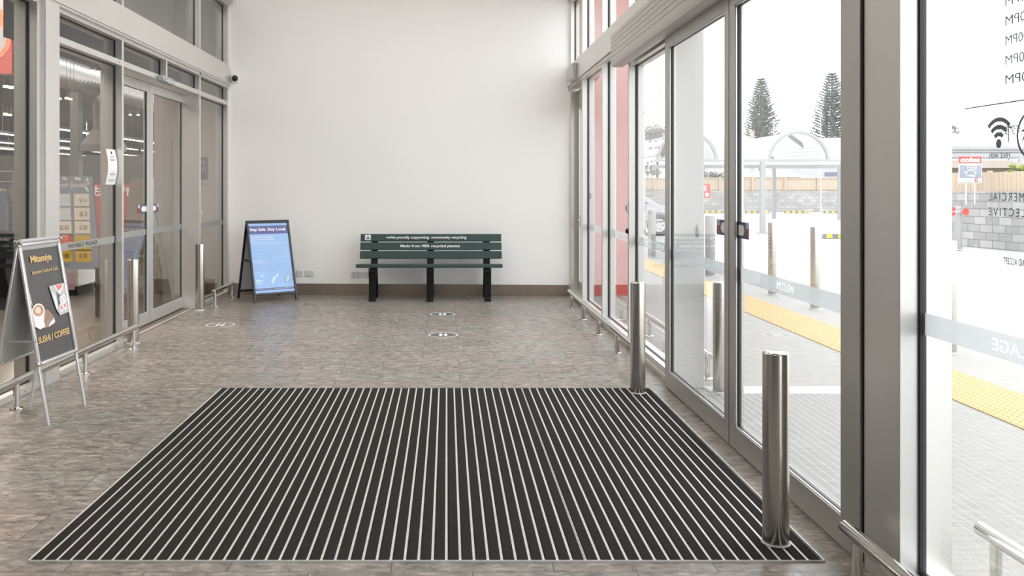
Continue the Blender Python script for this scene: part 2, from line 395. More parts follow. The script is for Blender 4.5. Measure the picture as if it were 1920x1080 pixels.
# ------------------------------------------------------------------ room shell
b = MB(); b.box(-2.93, 1.70, YN-.1, 11.9, -.12, 0); struct(b.build('floor', 'floor', smooth=False), 'grey flecked stone tile floor of the entry foyer', 'floor')
b = MB(); b.box(-26, -2.93, YN-.1, 52, -.12, 0); struct(b.build('floor', 'shopfloor', smooth=False), 'brown shop floor seen through the left glass', 'floor')
b = MB(); b.prism([(-2.90, wally(-2.9), 0), (1.62, wally(1.62), 0), (1.62, 12.0, 0), (-2.90, 12.0, 0)], (0,0,ZC+.3))
struct(b.build('wall_back', 'wall', smooth=False), 'plain off-white painted back wall behind the bench')
b = MB(); b.box(-3.0, 1.75, YN-.1, 11.9, ZC, ZC+.12); struct(b.build('ceiling', 'ceil', smooth=False), 'white foyer ceiling', 'ceiling')
b = MB(); b.box(-3.0, 1.75, YN-.2, YN, 0, ZC); struct(b.build('wall_rear', 'shopgrey', smooth=False), 'unseen wall behind the viewer, darkened to cut bounce light')  # unseen rear wall, dark tone keeps camera-facing frame sides dim
b = MB(); b.prism([(-2.88, wally(-2.88)-.012, 0), (1.585, wally(1.585)-.012, 0), (1.585, wally(1.585)+.01, 0), (-2.88, wally(-2.88)+.01, 0)], (0,0,.148))
struct(b.build('baseboard_back', 'skirt', bevel=.002), 'brown metal skirting along the back wall', 'skirting')
# solid facade strips above the upper windows
b = MB(); b.box(-3.05, XL, YN, 11.9, 3.80, ZC); b.box(-3.05, -2.84, YN, 11.66, 3.825, 3.85); b.box(-3.05, -2.81, YN, 11.66, 3.85, 3.90); b.box(-3.05, -2.78, YN, 11.66, 3.90, ZC)
struct(b.build('wall_left', 'alu', bevel=.002), 'pale moulded header over the left upper windows')
b = MB(); b.box(XR, 1.75, YN, 11.9, 3.80, ZC); b.box(1.56, 1.62, YN, 11.47, 3.825, 3.90); b.box(1.53, 1.62, YN, 11.47, 3.90, ZC)
struct(b.build('wall_right', 'alu', bevel=.002), 'grey header over the right upper windows')

trim_n = [0]
def trim(b, label, m='alu', bevel=.0015):
    trim_n[0] += 1
    return struct(b.build('trim_%d' % trim_n[0], m, bevel=bevel), label, 'frame')
# ---- left mullions, column, beam
def lmull(y0, y1, z0=0, z1=2.747, label='silver glazing mullion of the left shopfront', x0=-3.045):
    b = MB(); b.box(x0, XL, y0, y1, z0, z1); trim(b, label)
lmull(6.225, 6.282, 0, 3.8, 'slim mullion left of the wide white column')
b = MB(); b.box(-3.05, -2.845, 6.282, 6.505, 0, 2.747); trim(b, 'wide white box column between the left windows')
b = MB(); b.box(-3.05, -2.86, 6.282, 6.505, 2.93, 3.8); trim(b, 'wide white upper column between the left high windows')
lmull(7.849, 7.893, 0, 2.747, 'left shopfront mullion carrying the white paper notice')
lmull(7.849, 7.893, 3.0, 3.8, 'upper mullion above the paper notice')
lmull(9.08, 9.125, 2.54, 2.747, 'short mullion above the left sliding doors, over the door sensor')
lmull(10.315, 10.36, 0, 2.747, 'left shopfront mullion behind the far left bollard', x0=-3.11)
lmull(10.315, 10.36, 3.0, 3.8, 'upper mullion nearest the back wall on the left')
lmull(11.625, 11.68, 0, 2.747, 'end mullion of the left shopfront at the back wall')
lmull(11.625, 11.68, 3.0, 3.8, 'upper end mullion of the left shopfront at the back wall')
for y in (4.2, 2.2, .2, -1.8):
    lmull(y, y+.05, 0, 3.8, 'left shopfront mullion nearer than the sushi sign')
# transom, head trims, beam
b = MB(); b.box(-3.045, XL, 6.505, 7.849, 2.49, 2.54); b.box(-3.11, XL, 7.893, 10.315, 2.49, 2.54); b.box(-3.045, XL, 10.36, 11.625, 2.49, 2.54)
trim(b, 'silver transom rail over the left doors and sidelights')
b = MB()
for y in (6.56, 7.78, 7.96, 10.25, 10.45, 11.55):
    b.tube((XL-.001, y, 2.515), (XL+.0015, y, 2.515), .006, seg=10)
for y, z in ((7.72, .02), (6.60, .02), (6.05, .02)): b.tube((XL-.001, y, z), (XL+.0015, y, z), .006, seg=10)
trim(b, 'screw caps on the left transom and sill', 'gasket', 0)
b = MB(); b.box(-3.05, XL, YN, 6.282, 2.717, 2.75); b.box(-3.05, XL, 6.505, 11.68, 2.717, 2.75); trim(b, 'head rail under the left beam')
b = MB(); b.box(-3.05, -2.851, YN, 11.66, 2.75, 2.768); b.box(-3.05, -2.845, YN, 11.66, 2.770, 2.93)
trim(b, 'pale grey fascia beam along the left shopfront')
b = MB(); b.box(-3.05, -2.856, YN, 11.66, 2.934, 2.985); b.box(-3.05, -2.866, YN, 11.66, 2.985, 3.02); trim(b, 'pale sill above the left fascia beam')
b = MB(); b.box(-3.045, XL, YN, 6.225, 0, .048); b.box(-3.045, XL, 6.505, 7.849, 0, .048); b.box(-3.045, XL, 10.36, 11.625, 0, .048)
trim(b, 'pale sill strip under the left glass')
b = MB(); b.box(-2.985, -2.965, 7.9, 10.31, -.003, .003); trim(b, 'thin metal threshold line before the left sliding doors', 'matalu', 0)

win_n = [0]
def window(side, y0, y1, z0, z1, label, glass='glass', band=None, m2='frost', gask=.010, X=None):
    win_n[0] += 1
    xg = X if X else (XG if side == 'L' else XRG)
    w = thing('window_%d' % win_n[0], label, 'window', (xg, (y0+y1)/2, z0), kind='structure')
    b = MB(); b.box(xg-.005, xg+.005, y0, y1, z0, z1); b.build('pane', glass, w, smooth=False, world=True)
    g = gask
    b = MB(); b.box(xg-.011, xg+.011, y0, y0+g, z0, z1); b.box(xg-.011, xg+.011, y1-g, y1, z0, z1)
    b.box(xg-.011, xg+.011, y0+g, y1-g, z0, z0+g*.7); b.box(xg-.011, xg+.011, y0+g, y1-g, z1-g*.7, z1)
    b.build('gasket', 'gasket', w, smooth=False, world=True)
    if band:
        b = MB()
        if side == 'L': b.box(xg+.0055, xg+.0065, y0+g, y1-g, band[0], band[1])
        else: b.box(xg+.0055, xg+.0065, y0+g, y1-g, band[0], band[1])
        b.build('frosted_band', m2, w, smooth=False, world=True)
    return w
def cut_band(parent, xg, y0, y1, z0, z1, s_, ty, tz, tw, th, m='frost'):
    cu = bpy.data.curves.new('t', 'FONT'); cu.body = s_; cu.size = 1; cu.offset = .02; cu.resolution_u = 3
    ob = bpy.data.objects.new('t', cu); COL.objects.link(ob); bpy.context.view_layer.update()
    c1 = ob.to_curve(bpy.context.evaluated_depsgraph_get())
    c2 = bpy.data.curves.new('t2', 'CURVE')      # fresh splines, so that letters and rectangle fill as one shape with holes
    for sp in c1.splines:
        ns = c2.splines.new('BEZIER'); ns.bezier_points.add(len(sp.bezier_points)-1); ns.use_cyclic_u = True
        for p, q in zip(ns.bezier_points, sp.bezier_points):
            p.handle_left_type = 'FREE'; p.handle_right_type = 'FREE'; p.co = q.co; p.handle_left = q.handle_left; p.handle_right = q.handle_right
    ob.to_curve_clear()
    pts = []
    for sp in c2.splines:
        P = sp.bezier_points if sp.type == 'BEZIER' else sp.points
        pts += [(p.co[0], p.co[1]) for p in P]
    x0 = min(p[0] for p in pts); x1 = max(p[0] for p in pts); q0 = min(p[1] for p in pts); q1 = max(p[1] for p in pts)
    sx, sy = tw/(x1-x0), th/(q1-q0)
    # rectangle in font units
    ra, rb = x0+(y0-ty)/sx, x0+(y1-ty)/sx; rc, rd = q0+(z0-tz)/sy, q0+(z1-tz)/sy
    sp = c2.splines.new('POLY'); sp.points.add(3)
    for p, q in zip(sp.points, ((ra, rc), (rb, rc), (rb, rd), (ra, rd))): p.co = (q[0], q[1], 0, 1)
    sp.use_cyclic_u = True
    c2.dimensions = '2D'; c2.fill_mode = 'BOTH'; c2.resolution_u = 3
    o2 = bpy.data.objects.new('t2', c2); COL.objects.link(o2); bpy.context.view_layer.update()
    me = bpy.data.meshes.new_from_object(o2.evaluated_get(bpy.context.evaluated_depsgraph_get()))
    b = MB(); vs = [b.bm.verts.new((xg+.006, ty+(v.co.x-x0)*sx, tz+(v.co.y-q0)*sy)) for v in me.vertices]
    for p in me.polygons:
        try: b.bm.faces.new([vs[i] for i in p.vertices])
        except ValueError: pass
    for o_ in (ob, o2): bpy.data.objects.remove(o_)
    bpy.data.meshes.remove(me)
    return b.build('frosted_band', m, parent, smooth=False, world=True)
def recut(w, xg, y0, y1, s_, ty, tw):
    for ch in list(w.children):
        if ch.name.startswith('frosted_band'): bpy.data.objects.remove(ch)
    cut_band(w, xg, y0, y1, BR[0], BR[1], s_, ty, .931, tw, .037)
BL = (.925, .985); BR = (.912, .988)
for (a, c) in ((4.25, 6.225), (2.25, 4.2), (.25, 2.2), (-1.75, .2), (YN, -1.8)):
    window('L', a, c, .048, 2.717, 'tall left shop window beside the sushi sign' if a > 4 else 'left shop window nearer than the sushi sign', 'glassg')
    window('L', a, c, 3.02, 3.80, 'high left window above the near shop glass' if a > 4 else 'high left window nearer than the sushi sign', 'glassg')
w = window('L', 6.505, 7.849, .048, 2.49, 'left sidelight with grey village-name band, before the shop sliding doors', 'glassg', BL, 'frost2')
text('band_lettering', 'MAYFIELD VILLAGE', 'darktxt', (XG+.0075, 6.878, .939), RY, UP, .576, .032, w)
w = window('L', 10.36, 11.625, .048, 2.49, 'left sidelight between the shop doors and the back wall', 'glassg', BL, 'frost2')
for a, c, t in ((6.505, 7.849, 'above the near left sidelight'), (7.893, 9.08, 'above the near leaf of the shop doors'), (9.125, 10.315, 'above the far leaf of the shop doors'), (10.36, 11.625, 'above the far left sidelight')):
    window('L', a, c, 2.54, 2.717, 'dark narrow transom light '+t, 'glassg')
for a, c, t in ((6.505, 7.849, 'high left window above the near sidelight'), (7.893, 10.315, 'high left window above the shop sliding doors'), (10.36, 11.625, 'high left window nearest the back wall')):
    window('L', a, c, 3.02, 3.80, t, 'glassg')
# closed dark box behind the transom lights, added to make the panes read dark
b = MB(); b.box(-3.26, -3.25, 6.505, 11.66, 2.52, 2.98); b.box(-3.26, -3.045, 6.505, 11.66, 2.95, 2.98)
trim(b, 'added dark backing that darkens the left transom lights', 'black', 0)

# ---- sliding door leaves
door_n = [0]
def leaf(x0, x1, y0, y1, z0, z1, st0, st1, bot, top, label, m, glass, side, band, frostm, stick=None, face=0):
    """x0<x1 leaf thickness; st0 stile width at y0 side, st1 at y1 side"""
    door_n[0] += 1
    d = thing('door_%d' % door_n[0], label, 'door', ((x0+x1)/2, (y0+y1)/2, z0), kind='structure')
    b = MB(); b.box(x0, x1, y0, y0+st0, z0, z1); b.box(x0, x1, y1-st1, y1, z0, z1)
    b.box(x0, x1, y0+st0, y1-st1, z0, z0+bot); b.box(x0, x1, y0+st0, y1-st1, z1-top, z1)
    b.build('door_frame', m, d, bevel=.0015, world=True)
    xg = (x0+x1)/2
    ya, yb, za, zb = y0+st0, y1-st1, z0+bot, z1-top; g = .012
    b = MB(); b.box(xg-.009, xg+.009, ya, ya+g, za, zb); b.box(xg-.009, xg+.009, yb-g, yb, za, zb); b.box(xg-.009, xg+.009, ya, yb, za, za+g*.7); b.box(xg-.009, xg+.009, ya, yb, zb-g*.7, zb)
    b.build('gasket', 'gasket', d, smooth=False, world=True)
    s = 1 if side == 'L' else -1     # glazing bead toward the room
    b = MB(); o = .0115
    for q in ((ya, ya+.006, za, zb), (yb-.006, yb, za, zb), (ya, yb, za, za+.006), (ya, yb, zb-.006, zb)):
        b.box(min(xg+s*o, xg+s*.019), max(xg+s*o, xg+s*.019), *q)
    b.build('glazing_bead', 'anod', d, smooth=False, world=True)
    b = MB(); b.box(xg-.005, xg+.005, ya, yb, za, zb); pane = b.build('pane', glass, d, smooth=False, world=True)
    b = MB(); b.box(xg+.0055, xg+.0065, ya+g, yb-g, band[0], band[1]); b.build('frosted_band', frostm, d, smooth=False, world=True)
    return d, xg
leafL1, xgl = leaf(-3.125, -3.08, 7.98, 9.185, .012, 2.487, .075, .07, .118, .085, 'near leaf of the silver sliding shop doors on the left', 'alu', 'glassg', 'L', BL, 'frost2')
leafL2, xgl = leaf(-3.125, -3.08, 9.195, 10.40, .012, 2.487, .09, .08, .118, .085, 'far leaf of the silver sliding shop doors on the left, before the far bollard', 'alu', 'glassg', 'L', BL, 'frost2')
leafR1, xgr = leaf(1.545, 1.595, 4.858, 6.27, .012, 2.495, .075, .10, .118, .10, 'far leaf of the sliding street doors on the right', 'alushaded', 'glass', 'R', BR, 'frost')
leafR2, xgr = leaf(1.545, 1.595, 3.314, 4.846, .012, 2.495, .162, .088, .118, .10, 'near leaf of the sliding street doors on the right', 'alushaded', 'glass', 'R', BR, 'frost')
recut(leafR2, xgr, 3.488, 4.746, 'WELCOME', 4.022, .23)
recut(leafR1, xgr, 4.945, 6.158, 'WELCOME', 5.46, .23)
b = MB(); b.box(1.553, 1.588, 4.846, 4.858, .02, 2.49); trim(b, 'black brush seal between the street door leaves', 'gasket', 0)
b = MB(); b.box(1.552, 1.59, 3.303, 3.313, .02, 2.49); trim(b, 'black seal beside the near street door leaf', 'gasket', 0)
b = MB(); b.box(1.557, 1.565, 3.2965, 3.303, .02, 2.49); trim(b, 'pale seal strip on the near door jamb', 'lgrey', 0)
b = MB(); b.box(1.60, 1.70, 3.37, 6.25, -.002, .006); trim(b, 'flat metal threshold under the street doors', 'matalu', 0)

def sticker(parent, x, ya, yb, z0, z1, arrow_from, s):
    """blue door sticker with a pale arrow; seen from the room; arrow_from: y where the arrow butt sits"""
    X0 = x
    O = Vector((x, 0, 0))
    def P(pts, m, lay): 
        b = MB(); b.prism([(x+s*lay, y, z) for y, z in pts], (s*.0005,0,0)); b.build('sticker', m, parent, smooth=False, world=True)
    h = z1-z0
    near, far = (ya, yb)     # ya = meeting stile end, yb = outer end
    L_ = far-near
    P([(near, z0), (far, z0), (far, z1), (near, z1)], 'stickblue', 0)
    P([(near+L_*.72, z0), (far, z0), (far, z0+h*.62), (near+L_*.72, z0+h*.62)], 'stickred', .0006)
    P([(near+L_*.72, z0+h*.62), (far, z0+h*.62), (far, z1), (near+L_*.72, z1)], 'lgrey', .0006)
    P([(near, z0+h*.18), (near+L_*.5, z0+h*.18), (near+L_*.62, z0+h*.5), (near+L_*.5, z0+h*.82), (near, z0+h*.82)], 'paper', .0012)
sticker(leafR1, xgr-.0058, 4.935, 5.13, 1.145, 1.232, 0, -1)
sticker(leafR2, xgr-.0058, 4.757, 4.585, 1.145, 1.232, 0, -1)
sticker(leafL1, xgl+.0075, 9.112, 8.86, 1.150, 1.235, 0, 1)
sticker(leafL2, xgl+.0075, 9.288, 9.50, 1.150, 1.235, 0, 1)

# ---- right mullions etc
def rmull(y0, y1, z0=0, z1=3.8, x1=1.731, label='silver glazing mullion of the street glazing', x0=XR):
    b = MB(); b.box(x0, x1, y0, y1, z0, z1); trim(b, label)
b = MB(); b.box(1.60, 1.655, 11.43, 11.5, 0, 3.8); b.box(1.655, 1.712, 11.44, 11.5, 0, 3.8); trim(b, 'end mullion of the street glazing at the back wall')
rmull(10.387, 10.437, label='right mullion nearest the back wall')
rmull(9.058, 9.108, label='right mullion between the two red-backed panes')
rmull(7.74, 7.79, label='right mullion carrying the small exit buttons')
b = MB(); b.box(1.60, 1.815, 6.25, 6.50, 0, 2.69); trim(b, 'wide white door jamb column behind the far street door leaf', 'jamb')
b = MB(); b.box(1.555, 1.735, 3.04, 3.296, 0, 2.71); b.box(XR, 1.735, 3.04, 3.296, 2.71, 3.8); b.box(1.60, 1.735, 3.296, 3.37, 0, 3.8); trim(b, 'broad grey jamb at the near end of the street doors')
for y in (1.2, -.8, -2.8): rmull(y, y+.05, label='right mullion nearer than the viewer', x1=1.731)
b = MB(); b.box(XR, 1.70, 6.45, 10.387, 0, .04); b.box(1.60, 1.731, 6.45, 11.43, .04, .09); trim(b, 'silver sill under the far street glazing')
b = MB(); b.box(1.565, 1.735, YN, 3.04, 0, .04); b.box(1.575, 1.735, YN, 3.04, .04, .09); trim(b, 'silver sill under the near street glazing')
b = MB(); b.box(1.60, 1.731, YN, 11.47, 2.69, 2.72); b.box(1.575, 1.731, YN, 11.47, 2.685, 2.708)
trim(b, 'head rail under the right beam')
b = MB(); b.box(1.555, 1.731, 9.062, 11.46, 2.712, 2.945); b.box(1.555, 1.731, YN, 9.058, 2.712, 2.945)
trim(b, 'grey fascia beam along the street glazing')
b = MB(); b.box(XR, 1.74, YN, 11.46, 2.945, 2.985); trim(b, 'sill above the right fascia beam')
# ribbed operator box over the doors
b = MB()
prof = [(1.555, 2.748), (1.442, 2.748)]
for z in (2.712, 2.672, 2.632, 2.592, 2.552): prof += [(1.440, z+.002), (1.446, z+.001), (1.446, z-.001), (1.440, z-.002)]
prof += [(1.440, 2.512), (1.443, 2.49), (1.452, 2.475), (1.468, 2.468), (1.543, 2.468), (1.543, 2.50), (1.555, 2.50)]
b.prism([(x, 1.9, z) for x, z in prof], (0, 5.88, 0))
trim(b, 'ribbed grey operator box above the street doors', 'alushaded', 0)
b = MB(); b.box(1.60, 1.731, 6.50, 7.74, 2.476, 2.69); b.box(1.597, 1.731, 3.37, 6.25, 2.51, 2.69); b.box(1.60, 1.80, 3.37, 6.25, 2.53, 2.69); trim(b, 'head frame over the street doors')
# windows right
w = window('R', 9.108, 10.387, .09, 2.69, 'right pane before the red wall, nearest the back wall', 'glass', BR)
recut(w, XRG, 9.118, 10.377, 'WELCOME', 9.6, .23)
w = window('R', 7.79, 9.058, .09, 2.69, 'right pane before the red wall, nearer the street doors', 'glass', BR)
recut(w, XRG, 7.80, 9.048, 'MAYFIELD VILLAGE', 8.0, .576)
w3 = window('R', 6.50, 7.74, .09, 2.476, 'right sidelight with mirrored opening hours lettering', 'glass', BR)
recut(w3, XRG, 6.51, 7.73, 'MAYFIELD VILLAGE', 6.80, .576)
w5 = window('R', 1.25, 3.04, .09, 2.69, 'large near right pane with mirrored village lettering and logos', 'glass', BR, X=1.63)
recut(w5, 1.63, 1.26, 3.03, 'MAYFIELD VILLAGE', 2.08, .576)
for a, c in ((-.75, 1.2), (-2.75, -.8)): window('R', a, c, .09, 2.69, 'right pane beside and behind the viewer', 'glass', BR)
for a, c in ((10.437, 11.43), (9.108, 10.387), (7.79, 9.058), (3.37, 7.74), (1.25, 3.11), (-.75, 1.2), (-2.75, -.8)):
    window('R', a, c, 2.985, 3.80, 'high right window, bay at %s' % {10.437: 'the back wall', 9.108: 'the first red pane', 7.79: 'the second red pane', 3.37: 'the street doors', 1.25: 'the near pane'}.get(a, 'the viewer'), 'glass')
# swing door leaf in the last bay on the right
door_n[0] += 1
d = thing('door_%d' % door_n[0], 'narrow dark-framed exit door at the far right corner', 'door', (1.70, 10.93, 0), kind='structure')
b = MB(); b.box(1.69, 1.73, 11.30, 11.44, .01, 2.66); b.box(1.69, 1.73, 10.44, 10.55, .01, 2.66); b.box(1.69, 1.73, 10.55, 11.30, .01, .22); b.box(1.69, 1.73, 10.55, 11.30, 2.42, 2.66)
b.build('door_frame', 'alushaded', d, bevel=.002, world=True)
b = MB(); b.box(1.705, 1.715, 10.55, 11.30, .22, 2.42); b.build('pane', 'glass', d, smooth=False, world=True)
b = MB(); b.box(1.683, 1.69, 11.285, 11.30, .22, 2.42); b.box(1.683, 1.69, 10.55, 11.30, .21, .225); b.build('glazing_bead', 'anod', d, smooth=False, world=True)
b = MB(); b.box(1.685, 1.692, 11.18, 11.24, .9, 1.06); b.path([(1.68, 11.21, 1.0), (1.65, 11.21, 1.0), (1.65, 11.12, 1.0)], .008); b.build('door_handle', 'chrome', d, world=True)

# decals on the glass (read from the street)
def decals(w, yend, full=True, m='greytxt', x=XRG+.0078):
    T = lambda n, s, ye, z, wd, h, **k: text(n, s, m, (x, ye-wd, z), RY, UP, wd, h, w, **k)
    T('hours_lettering', 'OPENING HOURS', yend+.11, 2.10, .62, .050)
    b = MB(); b.box(x-.001, x, yend-.62, yend+.20, 2.045, 2.049); b.box(x-.001, x, yend-.62, yend+.20, 1.664, 1.668); b.build('decal_rule', m, w, smooth=False, world=True)
    rows = ['MONDAY 7.00AM - 9.00PM', 'TUESDAY 7.00AM - 9.00PM', 'WEDNESDAY 7.00AM - 9.00PM', 'THURSDAY 7.00AM - 9.00PM', 'FRIDAY 7.00AM - 9.00PM']
    for i, s in enumerate(reversed(rows)): T('hours_lettering', s, yend, 1.719+.0575*i, .62, .028)
    # wifi mark
    yc = yend+.03; zc = 1.548; O = Vector((x, yc, zc)); b = MB()
    b.prism([(x-.001, yc+.013*math.cos(t), zc+.0135*math.sin(t)) for t in [2*PI*i/24 for i in range(24)]], (.001,0,0))
    for r in (.034, .056, .078): ringmesh(b, O, RY, UP, -RX, 0, 0, r-.013, r, .25*PI, .75*PI, 14, layer=0)
    b.build('wifi_mark', m, w, smooth=False, world=True)
    T('decal_lettering', 'FREE WIFI', yend+.076, 1.505, .096, .0145)
    # ring mark with palm
    yc = yend-.122+.0; zc = 1.566; O = Vector((x, yc, zc)); b = MB(); ringmesh(b, O, RY, UP, -RX, 0, 0, .062, .070, layer=0)
    b.prism([(x-.001, yc+.005, zc-.06), (x-.001, yc-.008, zc-.06), (x-.001, yc+.012, zc+.01), (x-.001, yc+.02, zc+.01)], (.001,0,0))
    for a in (10, 50, 90, 130, 170, 215, -35):
        a = math.radians(a); t = Vector((0, math.cos(a), math.sin(a))); n2 = Vector((0, -math.sin(a), math.cos(a))); c0 = Vector((x-.001, yc+.014, zc+.01))
        b.prism([c0, c0+t*.02+n2*.006, c0+t*.042-UP*.006, c0+t*.02-n2*.004], (.001,0,0))
    b.build('ring_mark', m, w, smooth=False, world=True)
    T('decal_lettering', 'COMMERCIAL', yend+.081, 1.378, .262, .0245, spacing=1.35)
    T('decal_lettering', 'COLLECTIVE', yend+.081, 1.333, .262, .0245, spacing=1.35)
    T('decal_lettering', 'E AND ACCEPT', yend+.010, 1.193, .118, .020)
decals(w5, 2.597, x=1.6378)
decals(w3, 7.33, m='greytxt')

# exit buttons, sensors, camera, notices
s_ = thing('exit_button', 'small silver D-shaped switch on the right mullion above the black button', 'switch', (1.59, 7.765, 1.19))
b = MB(); b.prism([(XR, 7.745, 1.185), (XR-.012, 7.745, 1.20), (XR-.020, 7.745, 1.235), (XR-.012, 7.745, 1.27), (XR, 7.745, 1.285)], (0,.04,0)); b.build('switch_cover', 'lgrey', s_, bevel=.003, world=True)
b = MB(); b.box(XR-.023, XR-.019, 7.755, 7.775, 1.22, 1.25); b.build('push_pad', 'gasket', s_, world=True)
s_ = thing('push_button', 'round black push button on the right mullion below the silver switch', 'button', (1.59, 7.765, 1.03))
b = MB(); b.tube((XR, 7.765, 1.03), (XR-.012, 7.765, 1.03), .024); b.build('button_base', 'gasket', s_, world=True)
b = MB(); b.tube((XR-.012, 7.765, 1.03), (XR-.022, 7.765, 1.03), .016); b.build('button_cap', 'black', s_, world=True)
s_ = thing('key_switch', 'small curved silver switch on the left mullion above the far left bollard', 'switch', (XL, 10.337, 1.10))
b = MB(); b.prism([(XL, 10.32, 1.05), (XL+.014, 10.32, 1.07), (XL+.02, 10.32, 1.10), (XL+.014, 10.32, 1.13), (XL, 10.32, 1.155)], (0,.035,0)); b.build('switch_cover', 'lgrey', s_, bevel=.003, world=True)
b = MB(); b.box(XL+.018, XL+.022, 10.33, 10.345, 1.085, 1.115); b.build('push_pad', 'grey', s_, world=True)
s_ = thing('door_lock', 'small black lock on the outer side of the first right mullion', 'lock', (1.675, 10.37, 1.31))
b = MB(); b.box(1.668, 1.69, 10.372, 10.387, 1.28, 1.345); b.build('lock_body', 'black', s_, world=True)
b = MB(); b.box(1.672, 1.70, 10.362, 10.372, 1.30, 1.325); b.build('lock_lever', 'grey', s_, world=True)
s_ = thing('entry_switch', 'slim curved grey switch on the white jamb column outside', 'switch', (1.765, 6.25, 1.07))
b = MB(); b.prism([(1.765, 6.25, 1.06), (1.765, 6.235, 1.08), (1.765, 6.228, 1.11), (1.765, 6.235, 1.14), (1.765, 6.25, 1.16)], (.012,0,0)); b.build('switch_cover', 'grey', s_, world=True)

s_ = thing('door_sensor', 'small silver motion sensor over the left sliding doors', 'sensor', (-2.86, 8.97, 2.47))
b = MB(); b.box(XL, -2.815, 8.80, 9.14, 2.468, 2.530); b.build('sensor_body', 'grey', s_, bevel=.01, world=True)
b = MB(); b.box(-2.817, -2.806, 8.90, 9.12, 2.466, 2.505); b.build('sensor_lens', 'chrome', s_, bevel=.004, world=True)
s_ = thing('speaker', 'grey curved wall speaker at the far end of the right beam', 'speaker', (1.53, 11.1, 2.72))
b = MB(); b.prism([(1.556, 10.58, 2.70), (1.51, 10.58, 2.695), (1.488, 10.58, 2.72), (1.482, 10.58, 2.80), (1.486, 10.58, 2.87), (1.495, 10.58, 2.905), (1.556, 10.58, 2.905)], (0, .33, 0))
b.build('speaker_case', 'lgrey', s_, bevel=.012, world=True)
b = MB(); b.prism([(1.503, 10.574, 2.90), (1.552, 10.574, 2.90), (1.538, 10.574, 2.72), (1.520, 10.574, 2.72)], (0,.01,0)); b.build('front_grille', 'grey', s_, bevel=.003, world=True)
yw = wally(-2.79)
s_ = thing('security_camera', 'black dome camera with white base high in the left corner of the back wall', 'camera', (-2.79, yw, 2.84))
b = MB(); b.tube((-2.79, yw, 2.845), (-2.79, yw-.035, 2.845), .058, .052, seg=32); b.build('base_ring', 'white', s_, bevel=.004, world=True)
b = MB(); b.sphere((-2.79, yw-.032, 2.845), .042, u=28, v=18); b.build('dome', 'dome', s_, world=True)
nt_ = thing('notice', 'white printed paper notice taped to the glass of the near left sidelight, curling', 'notice', (XG+.01, 7.72, 1.42))
b = MB(); n = 10
P_ = [(XG+.0125+.022*math.sin(PI*i/n), 1.438+.309*i/n) for i in range(n+1)]
for (xa, za), (xb, zb) in zip(P_, P_[1:]):
    b.prism([(xa, 7.612+.012*(za-1.438)/.3, za), (xa, 7.828, za), (xb, 7.828, zb), (xb, 7.612+.012*(zb-1.438)/.3, zb)], (.0008,0,0))
b.build('sheet', 'paper', nt_, smooth=False, world=True)
def nx(z): return XG+.0150+.022*math.sin(PI*(z-1.438)/.309)
for z, w2 in ((1.685, .045), (1.675, .06), (1.655, .06), (1.648, .045), (1.545, .03), (1.530, .06), (1.523, .05), (1.478, .07), (1.470, .07)):
    b = MB(); b.box(nx(z), nx(z)+.0012, 7.725-w2, 7.725+w2, z, z+.003); b.build('printed_line', 'greytxt', nt_, smooth=False, world=True)
b = MB(); b.tube((nx(1.715), 7.725, 1.715), (nx(1.715)+.001, 7.725, 1.715), .014); b.build('printed_mark', 'darktxt', nt_, smooth=False, world=True)

# ------------------------------------------------------------------ entrance mat
m_ = thing('entrance_mat', 'large charcoal ribbed entrance mat with pale metal strips before the street doors', 'mat', (-.077, 4.778, 0))
MX0, MX1, MY0, MY1 = -1.581, 1.427, 3.353, 6.203
NS = 57; pitch = (MX1-MX0-.006)/NS
b = MB(); c_ = MB()
b.box(MX0-.006, MX0+.004, MY0-.004, MY1+.004, 0, .007); b.box(MX1-.002, MX1+.006, MY0-.004, MY1+.004, 0, .007); b.box(MX0, MX1, MY0-.006, MY0, 0, .007)
b.build('mat_frame', 'matalu', m_, smooth=False, world=True)
b = MB()
for i in range(NS):
    xa = MX0+.004+pitch*i
    w_ = pitch*.80
    # carpet rib, slightly crowned
    c_.prism([(xa, MY0, 0), (xa, MY0, .007), (xa+w_*.12, MY0, .0095), (xa+w_*.88, MY0, .0095), (xa+w_, MY0, .007), (xa+w_, MY0, 0)], (0, MY1-MY0, 0))
    if i < NS-1:
        if i == 39:
            b.box(xa+w_+.0006, xa+w_+.0035, MY0, MY1, 0, .0062); b.box(xa+w_+.006, xa+pitch-.0006, MY0, MY1, 0, .0062)
        else: b.box(xa+w_+.0004, xa+pitch-.0004, MY0, MY1, 0, .0062)
c_.build('carpet_ribs', 'carpet', m_, smooth=False, world=True)
b.build('metal_strips', 'matalu', m_, smooth=False, world=True)

# ------------------------------------------------------------------ bollards
def bollard(x, y, label, h=.767, r=.0508, mt='steel', group='steel bollards by the doors'):
    t = thing('bollard', label, 'bollard', (x, y, 0), group=group)
    b = MB(); b.lathe([(r-.002, .006), (r, .01), (r, h-.012), (r-.001, h-.006)], (0,0,0), 48); b.build('post', mt, t)
    b = MB(); b.lathe([(0, h-.001), (r*.8, h-.001), (r-.003, h-.004), (r, h-.008), (r-.002, h-.014), (0, h-.014)], (0,0,0), 48); b.build('top_cap', 'rail', t)
    b = MB(); b.lathe([(r-.004, .0), (r+.006, .0), (r+.006, .010), (r, .014), (r-.004, .014)], (0,0,0), 48); b.build('base_ring', 'lgrey', t)
    return t
b1 = bollard(1.310, 6.075, 'steel bollard at the far corner of the mat by the street doors')
copy_tree(b1, (1.305, 3.513, .0), label='nearest steel bollard on the mat before the street doors')
copy_tree(b1, (-2.842, 8.02, 0), label='steel bollard at the near side of the left shop doors')
copy_tree(b1, (-2.834, 10.16, 0), label='steel bollard at the far side of the left shop doors')
